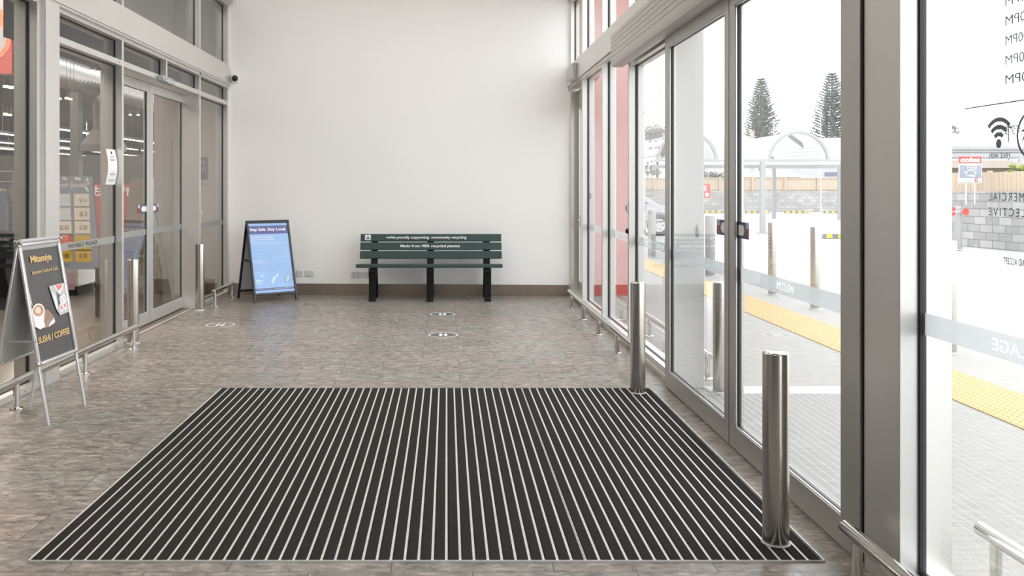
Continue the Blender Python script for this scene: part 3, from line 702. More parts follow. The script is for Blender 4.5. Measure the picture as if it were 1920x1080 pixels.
copy_tree(b1, (1.885, 6.10, 0), label='steel bollard outside, behind the glass of the far street door leaf')

# ------------------------------------------------------------------ low rails
def rail(x, y0, y1, posts, label, far_cap=True, z=.18):
    t = thing('bump_rail', label, 'rail', (x, (y0+y1)/2, 0), group='low steel rails along the glazing')
    b = MB(); b.tube((x, y0, z), (x, y1, z), .0255, seg=28); b.build('rail_tube', 'rail', t, bevel=.005, world=True)
    for p in posts:
        b = MB(); b.tube((x, p, .006), (x, p, z-.015), .0195, seg=22); q = b.build('rail_post', 'rail', t, world=True)
        b = MB(); b.lathe([(0, 0), (.044, 0), (.044, .006), (.040, .010), (.020, .012), (0, .012)], (x, p, 0), 28); b.build('base_flange', 'rail', q, world=True)
    return t
rail(-2.748, 3.3, 7.84, (4.58, 5.65, 6.72, 7.76), 'low steel rail running behind the sushi sign to the near left bollard')
rail(-2.75, 10.42, 11.40, (10.50, 11.33), 'short low steel rail behind the blue sign in the left corner')
rail(1.45, 6.62, 10.50, (6.66, 7.55, 8.48, 9.43, 10.34), 'low steel rail on the right from the back wall to the far mat bollard')
rail(1.45, 1.3, 3.23, (2.2, 3.13), 'low steel rail at the bottom right corner inside')
rail(1.92, 6.47, 11.2, (6.53, 7.45, 8.39, 9.36, 10.3), 'low steel rail outside along the far street glazing')
rail(1.935, 1.3, 3.215, (2.2, 3.12), 'low steel rail outside the near right pane')

# ------------------------------------------------------------------ bench
bn = thing('bench', 'dark green slatted park bench with white recycling lettering against the back wall', 'bench', (-.21, 11.2, 0))
W = 'green'
BYs = 11.20
def slat(name, x0, x1, yc, zc, w, t, tilt):
    """plank: w tall/deep, t thick, tilt = angle of its face from vertical"""
    b = MB(); r = bmesh.ops.create_cube(b.bm, size=1)
    bmesh.ops.transform(b.bm, matrix=Matrix.Translation(((x0+x1)/2, yc, zc)) @ Matrix.Rotation(tilt, 4, 'X') @ Matrix.Diagonal((x1-x0, t, w, 1)), verts=r['verts'])
    return b.build(name, W, bn, bevel=.006, world=True)
tb = math.radians(-10)
s1 = slat('back_slat', -1.103, .694, 11.325, .767, .094, .036, tb)
s2 = slat('back_slat', -1.105, .697, 11.303, .660, .094, .036, tb)
s3 = slat('back_slat', -1.108, .699, 11.281, .551, .097, .036, tb)
slat('seat_slat', -1.123, .687, 10.955, .439, .10, .042, math.radians(86.5))
slat('seat_slat', -1.118, .690, 11.065, .432, .10, .042, math.radians(86.5))
slat('seat_slat', -1.114, .693, 11.175, .425, .10, .042, math.radians(86.5))
for xc in (-.925, -.21, .505):
    prof = [(10.925, 0), (10.995, 0), (11.01, .03), (11.015, .15), (11.05, .24), (11.13, .31), (11.19, .305), (11.26, .22), (11.315, .12), (11.335, .02), (11.34, 0), (11.42, 0), (11.415, .03), (11.39, .13), (11.33, .26), (11.30, .36), (11.335, .55), (11.375, .80), (11.335, .81), (11.29, .60), (11.245, .40), (11.20, .395), (11.05, .402), (10.925, .412), (10.915, .37), (10.945, .30), (10.96, .20), (10.955, .05), (10.93, .03)]
    b = MB(); b.prism([(xc-.042, y, z) for y, z in prof], (.084,0,0)); b.build('leg_frame', 'black', bn, bevel=.004, world=True)
nrm = Vector((0, -math.cos(-tb), 0)); upb = Vector((0, math.sin(-tb), math.cos(tb)))
def bench_text(s, par, yc, zc, x0, width, h, m='whitetxt', **k):
    nn = RX.cross(upb)
    o = Vector((x0, yc, zc))+nn*.0185-upb*h/2
    return text('lettering', s, m, o, RX, upb, width, h, par, **k)
bench_text('coles', s1, 11.325, .767+.004, -.775, .118, .030, bold=.03)
bench_text('proudly supporting', s1, 11.325, .767-.002, -.640, .412, .044, bold=.015)
bench_text('community recycling', s1, 11.325, .767-.002, -.200, .448, .044, bold=.015)
bench_text('Made from 98%', s2, 11.303, .660+.002, -.592, .368, .034, bold=.02)
bench_text('recycled plastics', s2, 11.303, .660-.003, -.200, .366, .044, bold=.02)
nn = RX.cross(upb); o_ = Vector((-1.045, 11.325, .767))+nn*.0185
uvpoly('label_plate', [(0,-.033), (.072,-.033), (.072,.034), (0,.034)], 'paper', o_, RX, upb, s1, 0)
b = MB(); 
uvpoly('label_mark', [(.010,-.016), (.062,-.016), (.036,.028)], 'navy', o_, RX, upb, s1, .0008)
uvpoly('label_mark', [(.014,-.026), (.058,-.026), (.058,-.021), (.014,-.021)], 'navy', o_, RX, upb, s1, .0008)
uvpoly('label_mark', [(.027,-.006), (.045,-.006), (.036,.010)], 'gold', o_, RX, upb, s1, .0016)

# ------------------------------------------------------------------ power outlets
def outlet(px0, px1, py0, py1, label, two):
    xc = ((px0+px1)/2-CX)*11.57/F
    y = wally(xc); a = at(px0, py1, y); c = at(px1, py0, y)
    t = thing('wall_outlet', label, 'outlet', ((a.x+c.x)/2, y, (a.z+c.z)/2), group='outlets on the back wall')
    w_ = (c.x-a.x)/2; h_ = (c.z-a.z)/2
    b = MB(); b.box(-w_, w_, -.012, .002, -h_, h_); b.build('face_plate', 'plate', t, bevel=.003)
    b = MB()
    if two:
        for s in (-.5, .5):
            b = MB(); b.box(s*w_-.0015, s*w_+.0015, -.0135, -.012, -.018, -.008)
            for dx in (-.008, .008): b.box(s*w_+dx-.0015, s*w_+dx+.0015, -.0135, -.012, -.002, .010)
            b.build('socket', 'darktxt', t, smooth=False)
            b = MB(); b.box(s*w_-.007, s*w_+.007, -.016, -.012, h_-.018, h_-.009); b.build('rocker_switch', 'lgrey', t, bevel=.001)
    else:
        b.tube((0, -.0145, -.002), (0, -.011, -.002), .005, seg=12); b.build('data_port', 'darktxt', t)
    return t
outlet(556, 567.6, 506.6, 517.8, 'white double power outlet at the edge of the blue sign', True)
outlet(572.2, 588.6, 506.8, 517.6, 'white single-hole outlet plate between the blue sign and the bench', False)
outlet(658.3, 677, 508.8, 519.6, 'white double power outlet left of the bench leg', True)
outlet(678.8, 694, 508.8, 519.6, 'white single-hole outlet plate partly behind the left bench leg', False)

# ------------------------------------------------------------------ floor stickers
def floor_sticker(px, py, dia, label, filled):
    Y = F*H/(py-CY); X = (px-CX)*Y/F; r = dia/2
    t = thing('floor_sticker', label, 'sticker', (X, Y, .0), group='round distancing stickers on the floor')
    O = Vector((0,0,0)); 
    if filled:
        b = MB(); b.prism([(r*math.cos(a), r*math.sin(a), .0004) for a in [2*PI*i/48 for i in range(48)]], (0,0,.0006)); b.build('disc', 'stickergrey', t, smooth=False)
    b = MB(); ringmesh(b, O, RX, RY, UP, 0, 0, r*.93, r, layer=.0012)
    b.build('white_ring', 'whitetxt', t, smooth=False)
    b = MB()
    for sx in (-.18, .18):            # two small standing figures
        b.prism([(r*(sx+.07*math.cos(a)), r*(.42+.11*math.sin(a)), .0012) for a in [2*PI*i/16 for i in range(16)]], (0,0,.0006))
        b.prism([(r*(sx-.11), r*.26, .0012), (r*(sx-.07), -r*.5, .0012), (r*(sx+.07), -r*.5, .0012), (r*(sx+.11), r*.26, .0012)], (0,0,.0006))
    b.box(-r*.16, r*.16, -r*.06, r*.06, .0012, .0018)
    b.build('white_figures', 'whitetxt', t, smooth=False)
    if filled:
        for s in (-1, 1):
            b = MB(); b.prism([(s*r*.36, r*.55, .0013), (s*r*.86, 0, .0013), (s*r*.36, -r*.55, .0013), (s*r*.42, -r*.1, .0013), (s*r*.42, r*.1, .0013)], (0,0,.0006)); b.build('arrow', 'slate', t, smooth=False)
    return t
floor_sticker(413.3, 609.2, .292, 'white-outline round floor sticker near the left shop doors', False)
floor_sticker(829.6, 589.4, .276, 'dark round floor sticker closest to the bench', True)
floor_sticker(831, 628, .279, 'dark round floor sticker in the middle of the tiles, nearer than the bench one', True)

# ------------------------------------------------------------------ A-frame signs
def aframe_axes(spread, Hh):
    Lh = math.hypot(spread, Hh)
    return Vector((0, spread/Lh, Hh/Lh)), Lh
# sushi sign -- silver snap frame
sg = thing('sandwich_board', 'silver A-frame sandwich board with charcoal sushi and coffee poster at far left', 'sign', (-2.535, 5.50, 0), rz=math.radians(87))
Wd, Hh, Sp = .50, 1.085, .185
upf, Lf = aframe_axes(Sp, Hh); nf = RX.cross(upf)
def sgpt(u, v, off=0, back=False):
    p = Vector((u, -Sp, 0))+upf*v+nf*off
    if back: p = Vector((-p.x if False else p.x, -p.y, p.z))
    return p
for bk in (False, True):
    q = 'back_panel' if bk else 'front_panel'
    pl = MB()
    v0 = .355
    c4 = [sgpt(-Wd/2+.02, v0+.02, -.006, bk), sgpt(Wd/2-.02, v0+.02, -.006, bk), sgpt(Wd/2-.02, Lf-.02, -.006, bk), sgpt(-Wd/2+.02, Lf-.02, -.006, bk)]
    pl.prism(c4, (0, (.004 if not bk else -.004), 0)); P_ = pl.build(q, 'poster_dark' if not bk else 'poster_back', sg, smooth=False)
    b = MB(); fw = .030
    for (u0, va, u1, vb) in ((-Wd/2+fw/2, v0, -Wd/2+fw/2, Lf-.004), (Wd/2-fw/2, v0, Wd/2-fw/2, Lf-.004), (-Wd/2+fw, v0+fw/2, Wd/2-fw, v0+fw/2), (-Wd/2+fw, Lf-fw/2, Wd/2-fw, Lf-fw/2)):
        p0 = sgpt(u0, va, 0, bk); p1 = sgpt(u1, vb, 0, bk)
        b.bar(p0, p1, fw if abs(u0-u1) < .01 else .018, .018 if abs(u0-u1) < .01 else fw, up=(nf if not bk else Vector((nf.x, -nf.y, nf.z))))
    b.build('snap_frame', 'anod', sg, bevel=.006)
    for s in (-1, 1):
        b = MB(); u = s*(Wd/2-fw/2)
        b.bar(sgpt(u, .0, -.004, bk), sgpt(u, v0+.01, -.004, bk), .024, .014, up=(nf if not bk else Vector((nf.x, -nf.y, nf.z)))); b.build('leg', 'anod', sg, bevel=.002)
        for v in (v0+fw/2, Lf-fw/2):
            b = MB(); b.bar(sgpt(u, v-.016, .0, bk), sgpt(u, v+.016, .0, bk), .034, .021, up=(nf if not bk else Vector((nf.x, -nf.y, nf.z)))); b.build('corner_joint', 'chrome', sg, bevel=.007)
for s in (-1, 1):
    b = MB(); b.tube((s*Wd/2-s*.02, -.012, Hh+.0), (s*(Wd/2+.004), -.012, Hh), .014); b.tube((s*Wd/2-s*.02, .012, Hh), (s*(Wd/2+.004), .012, Hh), .014); b.build('hinge', 'chrome', sg, bevel=.003)
    b = MB(); b.bar((s*(Wd/2-.004), -.112, .50), (s*(Wd/2-.004), .112, .50), .004, .014); b.build('stay_bar', 'grey', sg)
b = MB(); b.tube((-Wd/2+.02, 0, Hh+.008), (Wd/2-.02, 0, Hh+.008), .012); b.build('top_ridge', 'anod', sg)
# poster artwork: u 0..pw, v 0..ph from lower left inside frame
PU0, PV0, pw, ph = -Wd/2+.030, .385, Wd-.060, Lf-.030-.385
Op = Vector((PU0, -Sp, 0))+upf*PV0+nf*.0005
def ptxt(s, u, v, w_, h_, m='gold', **k): return text('poster_lettering', s, m, Op+RX*u+upf*v, RX, upf, w_, h_, sg, world=False, **k)
def ppoly(pts, m, lay, name='poster_picture'): return uvpoly(name, [(u*pw, v*ph) for u, v in pts], m, Op, RX, upf, sg, lay, world=False)
ptxt('Mitamiya', .19*pw, .835*ph, .58*pw, .082*ph, bold=.03)
ptxt('Japanese Cuisine & Cafe', .17*pw, .745*ph, .72*pw, .040*ph, bold=.01)
ptxt('SUSHI / COFFEE', .05*pw, .145*ph, .88*pw, .058*ph, bold=.02)
ppoly([(.56,.62), (1,.62), (1,.345), (.74,.335), (.66,.40)], 'lgrey', .0006)
ppoly([(.70,.62), (.96,.62), (.93,.565), (.80,.53)], 'paper', .0012)
ppoly([(.74,.615), (.93,.615), (.90,.58), (.80,.56)], 'salmon', .0018)
ppoly([(.62,.57), (.70,.52), (.72,.42), (.66,.40)], 'paper', .0012)
ppoly([(.74,.56), (.84,.51), (.76,.40), (.73,.43)], 'slate', .0014)
for u, v in ((.80,.40), (.91,.41), (.84,.47), (.93,.48)):
    ppoly(circ(u, v, .048, .040), 'paper', .0018); ppoly(circ(u, v+.003, .026, .020), 'salmon' if v < .45 else 'cream', .0026)
ppoly([(.0,.42), (.0,.30), (.30,.262), (.55,.275), (.56,.34), (.42,.42)], 'skin', .0006)
ppoly([(.02,.40), (.03,.30), (.14,.265), (.28,.275), (.34,.34), (.30,.42)], 'paper', .0011)
ppoly(circ(.17, .425, .17, .068), 'paper', .0016); ppoly(circ(.17, .430, .135, .050), 'coffee', .0022); ppoly(circ(.16, .434, .075, .030), 'cream', .0028)
ppoly([(.30,.27), (.36,.33), (.40,.42), (.34,.41), (.27,.33)], 'skin', .0024)
ppoly([(.0,.57), (.03,.60), (.045,.52), (.05,.48), (.03,.485)], 'lgrey', .0009)
ppoly([(.36,.265), (.56,.29), (.55,.33), (.40,.29)], 'paper', .0030)

# blue entry-conditions sign -- black frame
sb = thing('sandwich_board', 'black A-frame sign with blue entry conditions poster left of the bench', 'sign', (-2.265, 11.165, 0), rz=math.radians(34.2))
Wb, Hb, Sb = .57, .985, .285
ub, Lb = aframe_axes(Sb, Hb); nb = RX.cross(ub)
def mir(v): return Vector((v.x, -v.y, v.z))
v0 = .105
for bk in (False, True):
    fn = mir if bk else (lambda v: v)
    base = Vector((0, -Sb, 0))
    pt = lambda u, v, o=0: fn(base+RX*u+ub*v+nb*o)
    b = MB(); b.prism([pt(-Wb/2+.01, v0+.01), pt(Wb/2-.01, v0+.01), pt(Wb/2-.01, Lb-.02), pt(-Wb/2+.01, Lb-.02)], fn(nb*-.003)); b.build('back_panel' if bk else 'front_panel', 'lgrey' if bk else 'blue', sb, smooth=False)
    b = MB(); upn = fn(nb)
    for s in (-1, 1): b.bar(pt(s*(Wb/2-.0125), v0-.01), pt(s*(Wb/2-.0125), Lb), .025, .025, up=upn)
    b.bar(pt(-Wb/2+.025, v0), pt(Wb/2-.025, v0), .025, .025, up=upn); b.bar(pt(-Wb/2+.025, Lb-.013), pt(Wb/2-.025, Lb-.013), .025, .025, up=upn)
    b.build('panel_frame', 'blackmetal', sb, bevel=.002)
    for s in (-1, 1):
        b = MB(); b.bar(pt(s*(Wb/2-.0125), .004), pt(s*(Wb/2-.0125), v0), .025, .025, up=upn); b.build('leg', 'blackmetal', sb, bevel=.002)
for s in (-1, 1):
    b = MB(); b.bar((s*(Wb/2-.012), -.135, .50), (s*(Wb/2-.012), .135, .50), .018, .022); b.build('stay_bar', 'blackmetal', sb)
b = MB(); b.box(-Wb/2, Wb/2, -.018, .018, Hb-.012, Hb+.012); b.build('top_ridge', 'blackmetal', sb, bevel=.003)
bu0, bv0 = -Wb/2+.028, v0+.014; bw, bh = Wb-.056, Lb-.028-v0-.014
Ob = Vector((bu0, -Sb, 0))+ub*bv0+nb*.0008
def bp(pts, m, lay, name='poster_picture'): return uvpoly(name, [(u*bw, v*bh) for u, v in pts], m, Ob, RX, ub, sb, lay, world=False)
def bt(s, u, v, w_, h_, m='whitetxt', **k): return text('poster_lettering', s, m, Ob+RX*u*bw+ub*v*bh, RX, ub, w_*bw, h_*bh, sb, world=False, depth=.0022, **k)
bp([(0,.845), (1,.845), (1,.965), (0,.965)], 'navy', 0)
bp([(0,.035), (1,.035), (1,.065), (0,.065)], 'navy', 0)
bt('Stay Safe. Stay Local.', .02, .878, .94, .055, bold=.03)
bt('Conditions of Entry', .02, .778, .60, .035, bold=.02); bp([(.02,.762), (.62,.762), (.62,.768), (.02,.768)], 'whitetxt', .0012)
bt('Before entering you must agree to:', .02, .700, .84, .026, bold=.015)
bt('Keeping a 1.5m distance between yourself and', .05, .657, .82, .020, 'paleblue'); bt('other people', .05, .625, .22, .020, 'paleblue')
bt('Sanitise your hands upon entry and exit to the Foyer', .05, .578, .92, .020, 'paleblue')
bt('Do NOT ENTER if you have any flu or cold', .05, .516, .74, .020, 'paleblue'); bt('like symptoms', .05, .486, .27, .020, 'paleblue')
bt('Remember to:', .02, .432, .34, .024, bold=.015)
bt('Please use contactless card and payments if you can at', .02, .398, .90, .018, 'paleblue')
bt('counters and keep washing your hands often with soap as', .02, .368, .95, .018, 'paleblue')
bt('well as sanitising them thoroughly before you come in', .02, .338, .90, .018, 'paleblue')
bt('and DO NOT shake hands, hug or kiss in greeting', .02, .308, .64, .018, 'paleblue')
bt("Let's all do this together and we will be stronger for it", .05, .042, .90, .015)
# icons: open hands with drop, hand with sleeve, crossed-out circle
bp([(.04,.18), (.08,.19), (.16,.175), (.22,.18), (.22,.165), (.12,.155), (.05,.16)], 'paleblue', .001); bp([(.03,.15), (.12,.14), (.22,.15), (.22,.135), (.12,.125), (.04,.135)], 'paleblue', .001)
bp([(.16,.25), (.24,.255), (.24,.24), (.20,.225), (.16,.235)], 'paleblue', .001)
bp([(.42,.13), (.47,.20), (.55,.235), (.57,.215), (.52,.17), (.47,.125)], 'paleblue', .001); bp([(.56,.235), (.60,.265), (.64,.24), (.60,.215)], 'paleblue', .001)
b = MB(); ringmesh(b, Ob, RX, ub, nb, .86*bw, .19*bh, .046, .050, seg=32, layer=.001)
b.build('poster_picture', 'grey', sb, smooth=False)
bp([(.80,.16), (.88,.235), (.93,.22), (.85,.145)], 'paleblue', .001); bp([(.785,.15), (.93,.238), (.938,.232), (.793,.144)], 'grey', .0018)

# ------------------------------------------------------------------ shop interior (left)
b = MB(); b.box(-26, -3.0, YN-.1, 52, 4.2, 4.3); struct(b.build('ceiling', 'shopdark', smooth=False), 'dark open shop ceiling beyond the left glass', 'ceiling')
b = MB(); b.box(-26, -3.0, 50, 50.2, 0, 4.2); struct(b.build('wall_shop_back', 'shopgrey', smooth=False), 'dark grey wall at the far end of the shop')
b = MB(); b.box(-26.2, -26, YN, 50, 0, 4.2); struct(b.build('wall_shop_side', 'shopgrey', smooth=False), 'dark grey far side wall of the shop')
b = MB(); b.box(-26, -3.0, YN-.2, YN, 0, 4.2); struct(b.build('wall_shop_front', 'shopgrey', smooth=False), 'dark shop wall behind the viewer')
b = MB(); b.box(-3.87, -2.9, 11.7, 11.9, 0, 4.2); b.box(-3.60, -3.52, 11.66, 11.7, 0, 4.2); struct(b.build('wall_shop_partition', 'wallin', smooth=False), 'pale wall inside the shop doors in line with the back wall')
b = MB(); b.box(-3.87, -3.0, 11.688, 11.7, 0, .2); struct(b.build('baseboard_reflection', 'skirt', smooth=False), 'brown strip inside the shop glass, modelled reflection of the skirting', 'skirting')  # strip modelled as the back skirting mirrored in the glass
b = MB(); b.box(-3.75, -3.60, 5.0, 11.66, 3.05, 4.2); struct(b.build('wall_shop_bulkhead', 'wallin', smooth=False), 'pale bulkhead inside the high left windows')
b = MB(); b.box(-3.60, -3.58, 8.75, 9.75, 3.52, 3.95); g_ = b.build('wall_grille', 'lgrey'); tag(g_, 'grey ventilation panel seen through the high left window', 'vent')
ps = thing('poster', 'dark opening-days poster on the pale wall behind the far left sidelight', 'poster', (-3.30, 11.70, 1.5))
b = MB(); b.box(-3.43, -3.16, 11.688, 11.7, 1.51, 1.81); b.build('poster_sheet', 'slate', ps, smooth=False, world=True)
text('poster_lettering', 'OPEN', 'lgrey', (-3.40, 11.687, 1.70), RX, UP, .20, .07, ps, bold=.02); text('poster_lettering', '7 DAYS', 'lgrey', (-3.41, 11.687, 1.61), RX, UP, .23, .065, ps, bold=.02)
b = MB(); b.box(-3.40, -3.16, 11.688, 11.7, 1.425, 1.475); b.build('poster_strip', 'pinkprint', ps, smooth=False, world=True)
# duct
dc = thing('spiral_duct', 'large round silver spiral duct under the shop ceiling', 'duct', (-5.8, 14, 3.2))
b = MB(); prof = []
n_ = 0
y = 9.2
rings = []
seg = 28
while y < 23:
    for dy, r in ((0, .28), (.10, .28), (.112, .285), (.124, .28)):
        rings.append((y+dy, r))
    y += .125
vr = []
for yy, r in rings: vr.append([b.bm.verts.new((-5.8+r*math.cos(2*PI*i/seg), yy, 3.2+r*math.sin(2*PI*i/seg))) for i in range(seg)])
for a, c in zip(vr, vr[1:]):
    for i in range(seg): b.bm.faces.new([a[i], a[(i+1) % seg], c[(i+1) % seg], c[i]])
b.build('duct_shell', 'duct', dc, world=True)
b = MB()
for yy in range(10, 23, 3): b.tube((-5.8, yy, 3.48), (-5.8, yy, 4.2), .012, seg=8)
b.build('hanger_rods', 'grey', dc, world=True)
# drop duct
dd = thing('duct_hood', 'grey tapered hood hanging under the silver duct', 'hood', (-5.5, 13.5, 2.3))
b = MB(); b.path([(-5.50, 14.6, 2.86), (-5.47, 14.2, 2.84), (-5.45, 14.0, 2.72), (-5.43, 14.0, 2.35)], .15, 18); b.build('hood_pipe', 'duct', dd, world=True)
b = MB(); b.bm.verts.ensure_lookup_table()
v1 = [b.bm.verts.new(p) for p in ((-5.55, 13.9, 2.35), (-5.31, 13.9, 2.35), (-5.31, 14.1, 2.35), (-5.55, 14.1, 2.35))]
v2 = [b.bm.verts.new(p) for p in ((-5.72, 13.8, 2.08), (-5.14, 13.8, 2.08), (-5.14, 14.2, 2.08), (-5.72, 14.2, 2.08))]
for i in range(4): b.bm.faces.new([v1[i], v1[(i+1) % 4], v2[(i+1) % 4], v2[i]])
b.box(-5.72, -5.14, 13.8, 14.2, 1.98, 2.08); b.build('hood_skirt', 'shopgrey', dd, world=True)
# line lights
for k in range(4):
    x = -10.1-2.5*k
    segs = ((21.5, 34), (34.6, 48)) if k == 0 else ((12, 24), (24.6, 36), (36.6, 48))
    for (ya, yb) in segs:
        t = thing('linear_light', 'warm linear ceiling light in the shop, row %s' % ('nearest the glass', 'second from the glass', 'third from the glass', 'farthest from the glass')[k], 'light', (x, (ya+yb)/2, 2.9), group='linear lights, shop row %s' % ('nearest the glass', 'second from the glass', 'third from the glass', 'farthest from the glass')[k])
        b = MB(); b.box(x-.05, x+.05, ya, yb, 2.93, 3.0); [b.box(x-.008, x+.008, q, q+.016, 3.0, 4.19) for q in (ya+.5, (ya+yb)/2, yb-.5)]; b.build('housing', 'shopgrey', t, smooth=False, world=True)
        b = MB(); b.box(x-.045, x+.045, ya, yb, 2.905, 2.93); b.build('tube', 'lightline', t, smooth=False, world=True)
# track spots
for (px, py, Y) in ((173.5, 133, 11), (184, 135, 11), (112, 185, 14), (125, 184, 12), (132, 185.5, 12.4), (181, 200.6, 16), (244, 215, 18), (259, 215.5, 18), (10.5, 162, 9), (20.5, 163.5, 9), (10.5, 214, 10.5), (18, 215.5, 10.9)):
    p = at(px, py, Y)
    t = thing('track_spot', 'small warm ceiling spotlight inside the shop', 'spotlight', p, group='small warm spotlights in the shop')
    b = MB(); b.tube((0,0,.01), (0,0,.10), .026, seg=14); b.tube((0,0,.1), (0,0,4.19-p.z), .0025, seg=6); b.build('lamp_body', 'shopgrey', t)
    b = MB(); b.tube((0,0,-.012), (0,0,.01), .025, seg=14); b.build('lamp_lens', 'spot', t)
b = MB(); b.box(-5.94, -5.84, 13.95, 14.1, 0, 4.2); b.box(-5.84, -5.80, 13.95, 14.1, 0, 4.2); tag(b.build('shop_column', 'shopgrey', smooth=False), 'slim grey column inside the shop behind the specials board', 'column')
hg = thing('hanging_sign', 'small blank pale sign hanging in the shop', 'sign', at(138, 179, 12)); p = hg.location
b = MB(); b.box(-.05, .05, -.005, .005, -.04, .045); b.build('sign_board', 'wallin', hg)
b = MB(); b.tube((0,0,.045), (0,0,4.2-p.z), .003, seg=6); b.build('hanger', 'grey', hg)
# cable tray
b = MB(); b.box(-7.3, -7.0, 8, 26, 3.40, 3.52); [b.box(-7.17, -7.13, q, q+.04, 3.52, 4.19) for q in (9, 14, 19, 24)]; tag(b.build('cable_tray', 'lgrey'), 'pale cable tray hanging under the shop ceiling', 'cable tray')
# specials board
Yb_ = 9.6
fs = thing('specials_board', 'leaning blue-grey fresh specials board with price cards inside the left sidelight', 'board', (0, 0, 0))
def bp3(px, py, off=0): 
    q = at(px, py, Yb_); return Vector((q.x, Yb_-off, q.z))
fs.location = (bp3(143, 520).x, Yb_, 0)
b = MB(); b.prism([bp3(98, 329), bp3(173, 331), bp3(186, 505), bp3(98, 505)], (0,.03,0)); b.build('board_panel', 'boardgrey', fs, smooth=False, world=True)
b = MB()
for px in (100, 182): p = bp3(px, 505); b.box(p.x-.02, p.x+.02, Yb_, Yb_+.03, 0, p.z+.02)
b.build('board_legs', 'blackmetal', fs, smooth=False, world=True)
text('board_lettering', 'Fresh Specials', 'paper', bp3(106, 354, .002), RX, UP, .325, .068, fs, shear=.35)
def card(px0, px1, py0, py1, m):
    b = MB(); b.prism([bp3(px0, py1, .001), bp3(px1, py1, .001), bp3(px1-1, py0, .001), bp3(px0-1, py0, .001)], (0,-.002,0)); b.build('price_card', m, fs, smooth=False, world=True)
for i, (y0, y1, ml, mr, tl, tr) in enumerate(((363.5, 386.5, 'icecard', 'cream', '', '$3.6'), (389.5, 412.5, 'icecard', 'cream', '', '$3'), (415, 437.5, 'cream', 'cream', '$2.80', '$2.80'), (441, 470, 'salmon', 'yellow', '', ''), (468, 491, 'yellow', 'yellow', '$1.80', '$1.80'))):
    card(104, 133+i*.9, y0, y1, ml); card(139+i*.9, 168+i*1.0, y0, y1, mr)
    if tl: text('price_lettering', tl, 'greytxt' if i < 4 else 'darktxt', bp3(112, y0+17, .004), RX, UP, .10, .055, fs)
    if tr: text('price_lettering', tr, 'greytxt' if i < 4 else 'darktxt', bp3(149, y0+17, .004), RX, UP, .085, .055, fs)
for (px, py, r) in ((120, 334.5, 3), (124, 336, 2.5), (143, 335, 3.2), (149, 335.5, 3.4), (164, 337, 3), (166, 344, 2.6), (162, 353, 3.2), (165, 357, 2.4)):
    c = bp3(px, py, .003); b = MB(); b.tube(c, c+Vector((0,-.003,0)), r*Yb_/F, seg=14); b.build('printed_blossom', 'cream', fs, smooth=False, world=True)
# red promo wall
rp_ = thing('promo_panel', 'red promotion panel with white lettering deep in the shop', 'panel', (-5.9, 16, 0))
p0 = at(170, 420, 16); p1 = at(287, 344, 16)
b = MB(); b.box(p0.x, p1.x, 16, 16.06, p0.z-.35, p1.z); b.build('panel_board', 'redpanel', rp_, smooth=False, world=True)
b = MB(); b.box(p0.x, p1.x, 16.06, 16.5, 0, p0.z-.35); b.build('panel_base', 'card', rp_, smooth=False, world=True)
text('panel_lettering', 'Hands full?', 'paper', at(178, 359, 15.99), RX, UP, 1.10, .10, rp_, bold=.02)
text('panel_lettering', 'Grab a basket', 'paper', at(176, 367.5, 15.99), RX, UP, 1.10, .09, rp_, bold=.02)
b = MB(); b.box(-9.5, -5.0, 18.0, 18.1, 1.5, 2.05); b.box(-9.5, -5.0, 18.1, 19.0, 0, 2.0); tag(b.build('shop_fascia', 'shopgrey', smooth=False), 'dark grey department fascia behind the red panel', 'shop fitting')
# display stand, counters
t = thing('display_stand', 'tall tapered beige display stand inside the shop doors', 'stand', (-4.9, 13.6, 0))
b = MB(); v1 = [b.bm.verts.new(p) for p in (at(244, 336, 13.6), at(282, 333, 13.6), at(292, 470, 13.6), at(230, 470, 13.6))]
v2 = [b.bm.verts.new(v.co+Vector((0,.25,0))) for v in v1]
b.bm.faces.new(v1); b.bm.faces.new(list(reversed(v2)))
for i in range(4): b.bm.faces.new([v1[i], v2[i], v2[(i+1) % 4], v1[(i+1) % 4]])
b.build('stand_panel', 'card', t, smooth=False)
for o in t.children: o.data.transform(Matrix.Translation((4.9, -13.6, 0)))
b = MB(); b.box(-.12, .42, .03, .25, 0, .46); b.build('stand_base', 'card', t, smooth=False)
for (px0, px1, py0, Y, l) in ((122, 146, 500, 11.5, 'white produce counter left of the reflected bollard'), (163, 180, 505, 12.4, 'white produce counter behind the specials board leg')):
    a = at(px0, py0, Y); c = at(px1, py0, Y)
    t = thing('counter', l, 'counter', ((a.x+c.x)/2, Y, 0)); hw = (c.x-a.x)/2
    b = MB(); b.box(-hw, hw, 0, .6, .12, a.z); b.build('counter_body', 'wallin', t, bevel=.01)
    b = MB(); b.box(-hw+.02, hw-.02, .04, .56, 0, .12); b.build('plinth', 'black', t)
    b = MB(); b.box(-hw*.5, hw*.5, -.008, 0, a.z-.30, a.z-.08); b.build('front_label', 'pinkprint', t)
# step ladder inside the doors
ld = thing('step_ladder', 'white A-shaped step ladder inside the shop doors', 'ladder', (-3.95, 11.2, 0))
LY = 11.2
apx = at(283, 350, LY)
for (px, py) in ((236, 560), (327, 551)):
    e = at(px, py, LY); e.z = 0; 
    b = MB(); b.bar((apx.x, LY, apx.z), (e.x, LY, 0), .03, .05, up=(0,1,0)); b.build('stile', 'anod', ld, bevel=.004, world=True)
b = MB()
for py in (403, 440, 480, 520):
    z = at(0, py, LY).z; f_ = (apx.z-z)/apx.z
    xl = apx.x+(at(236, 0, LY).x-apx.x)*f_; xr = apx.x+(at(327, 0, LY).x-apx.x)*f_
    b.box(xl, xr, LY-.012, LY+.012, z-.012, z+.012)
b.build('rungs', 'anod', ld, world=True)
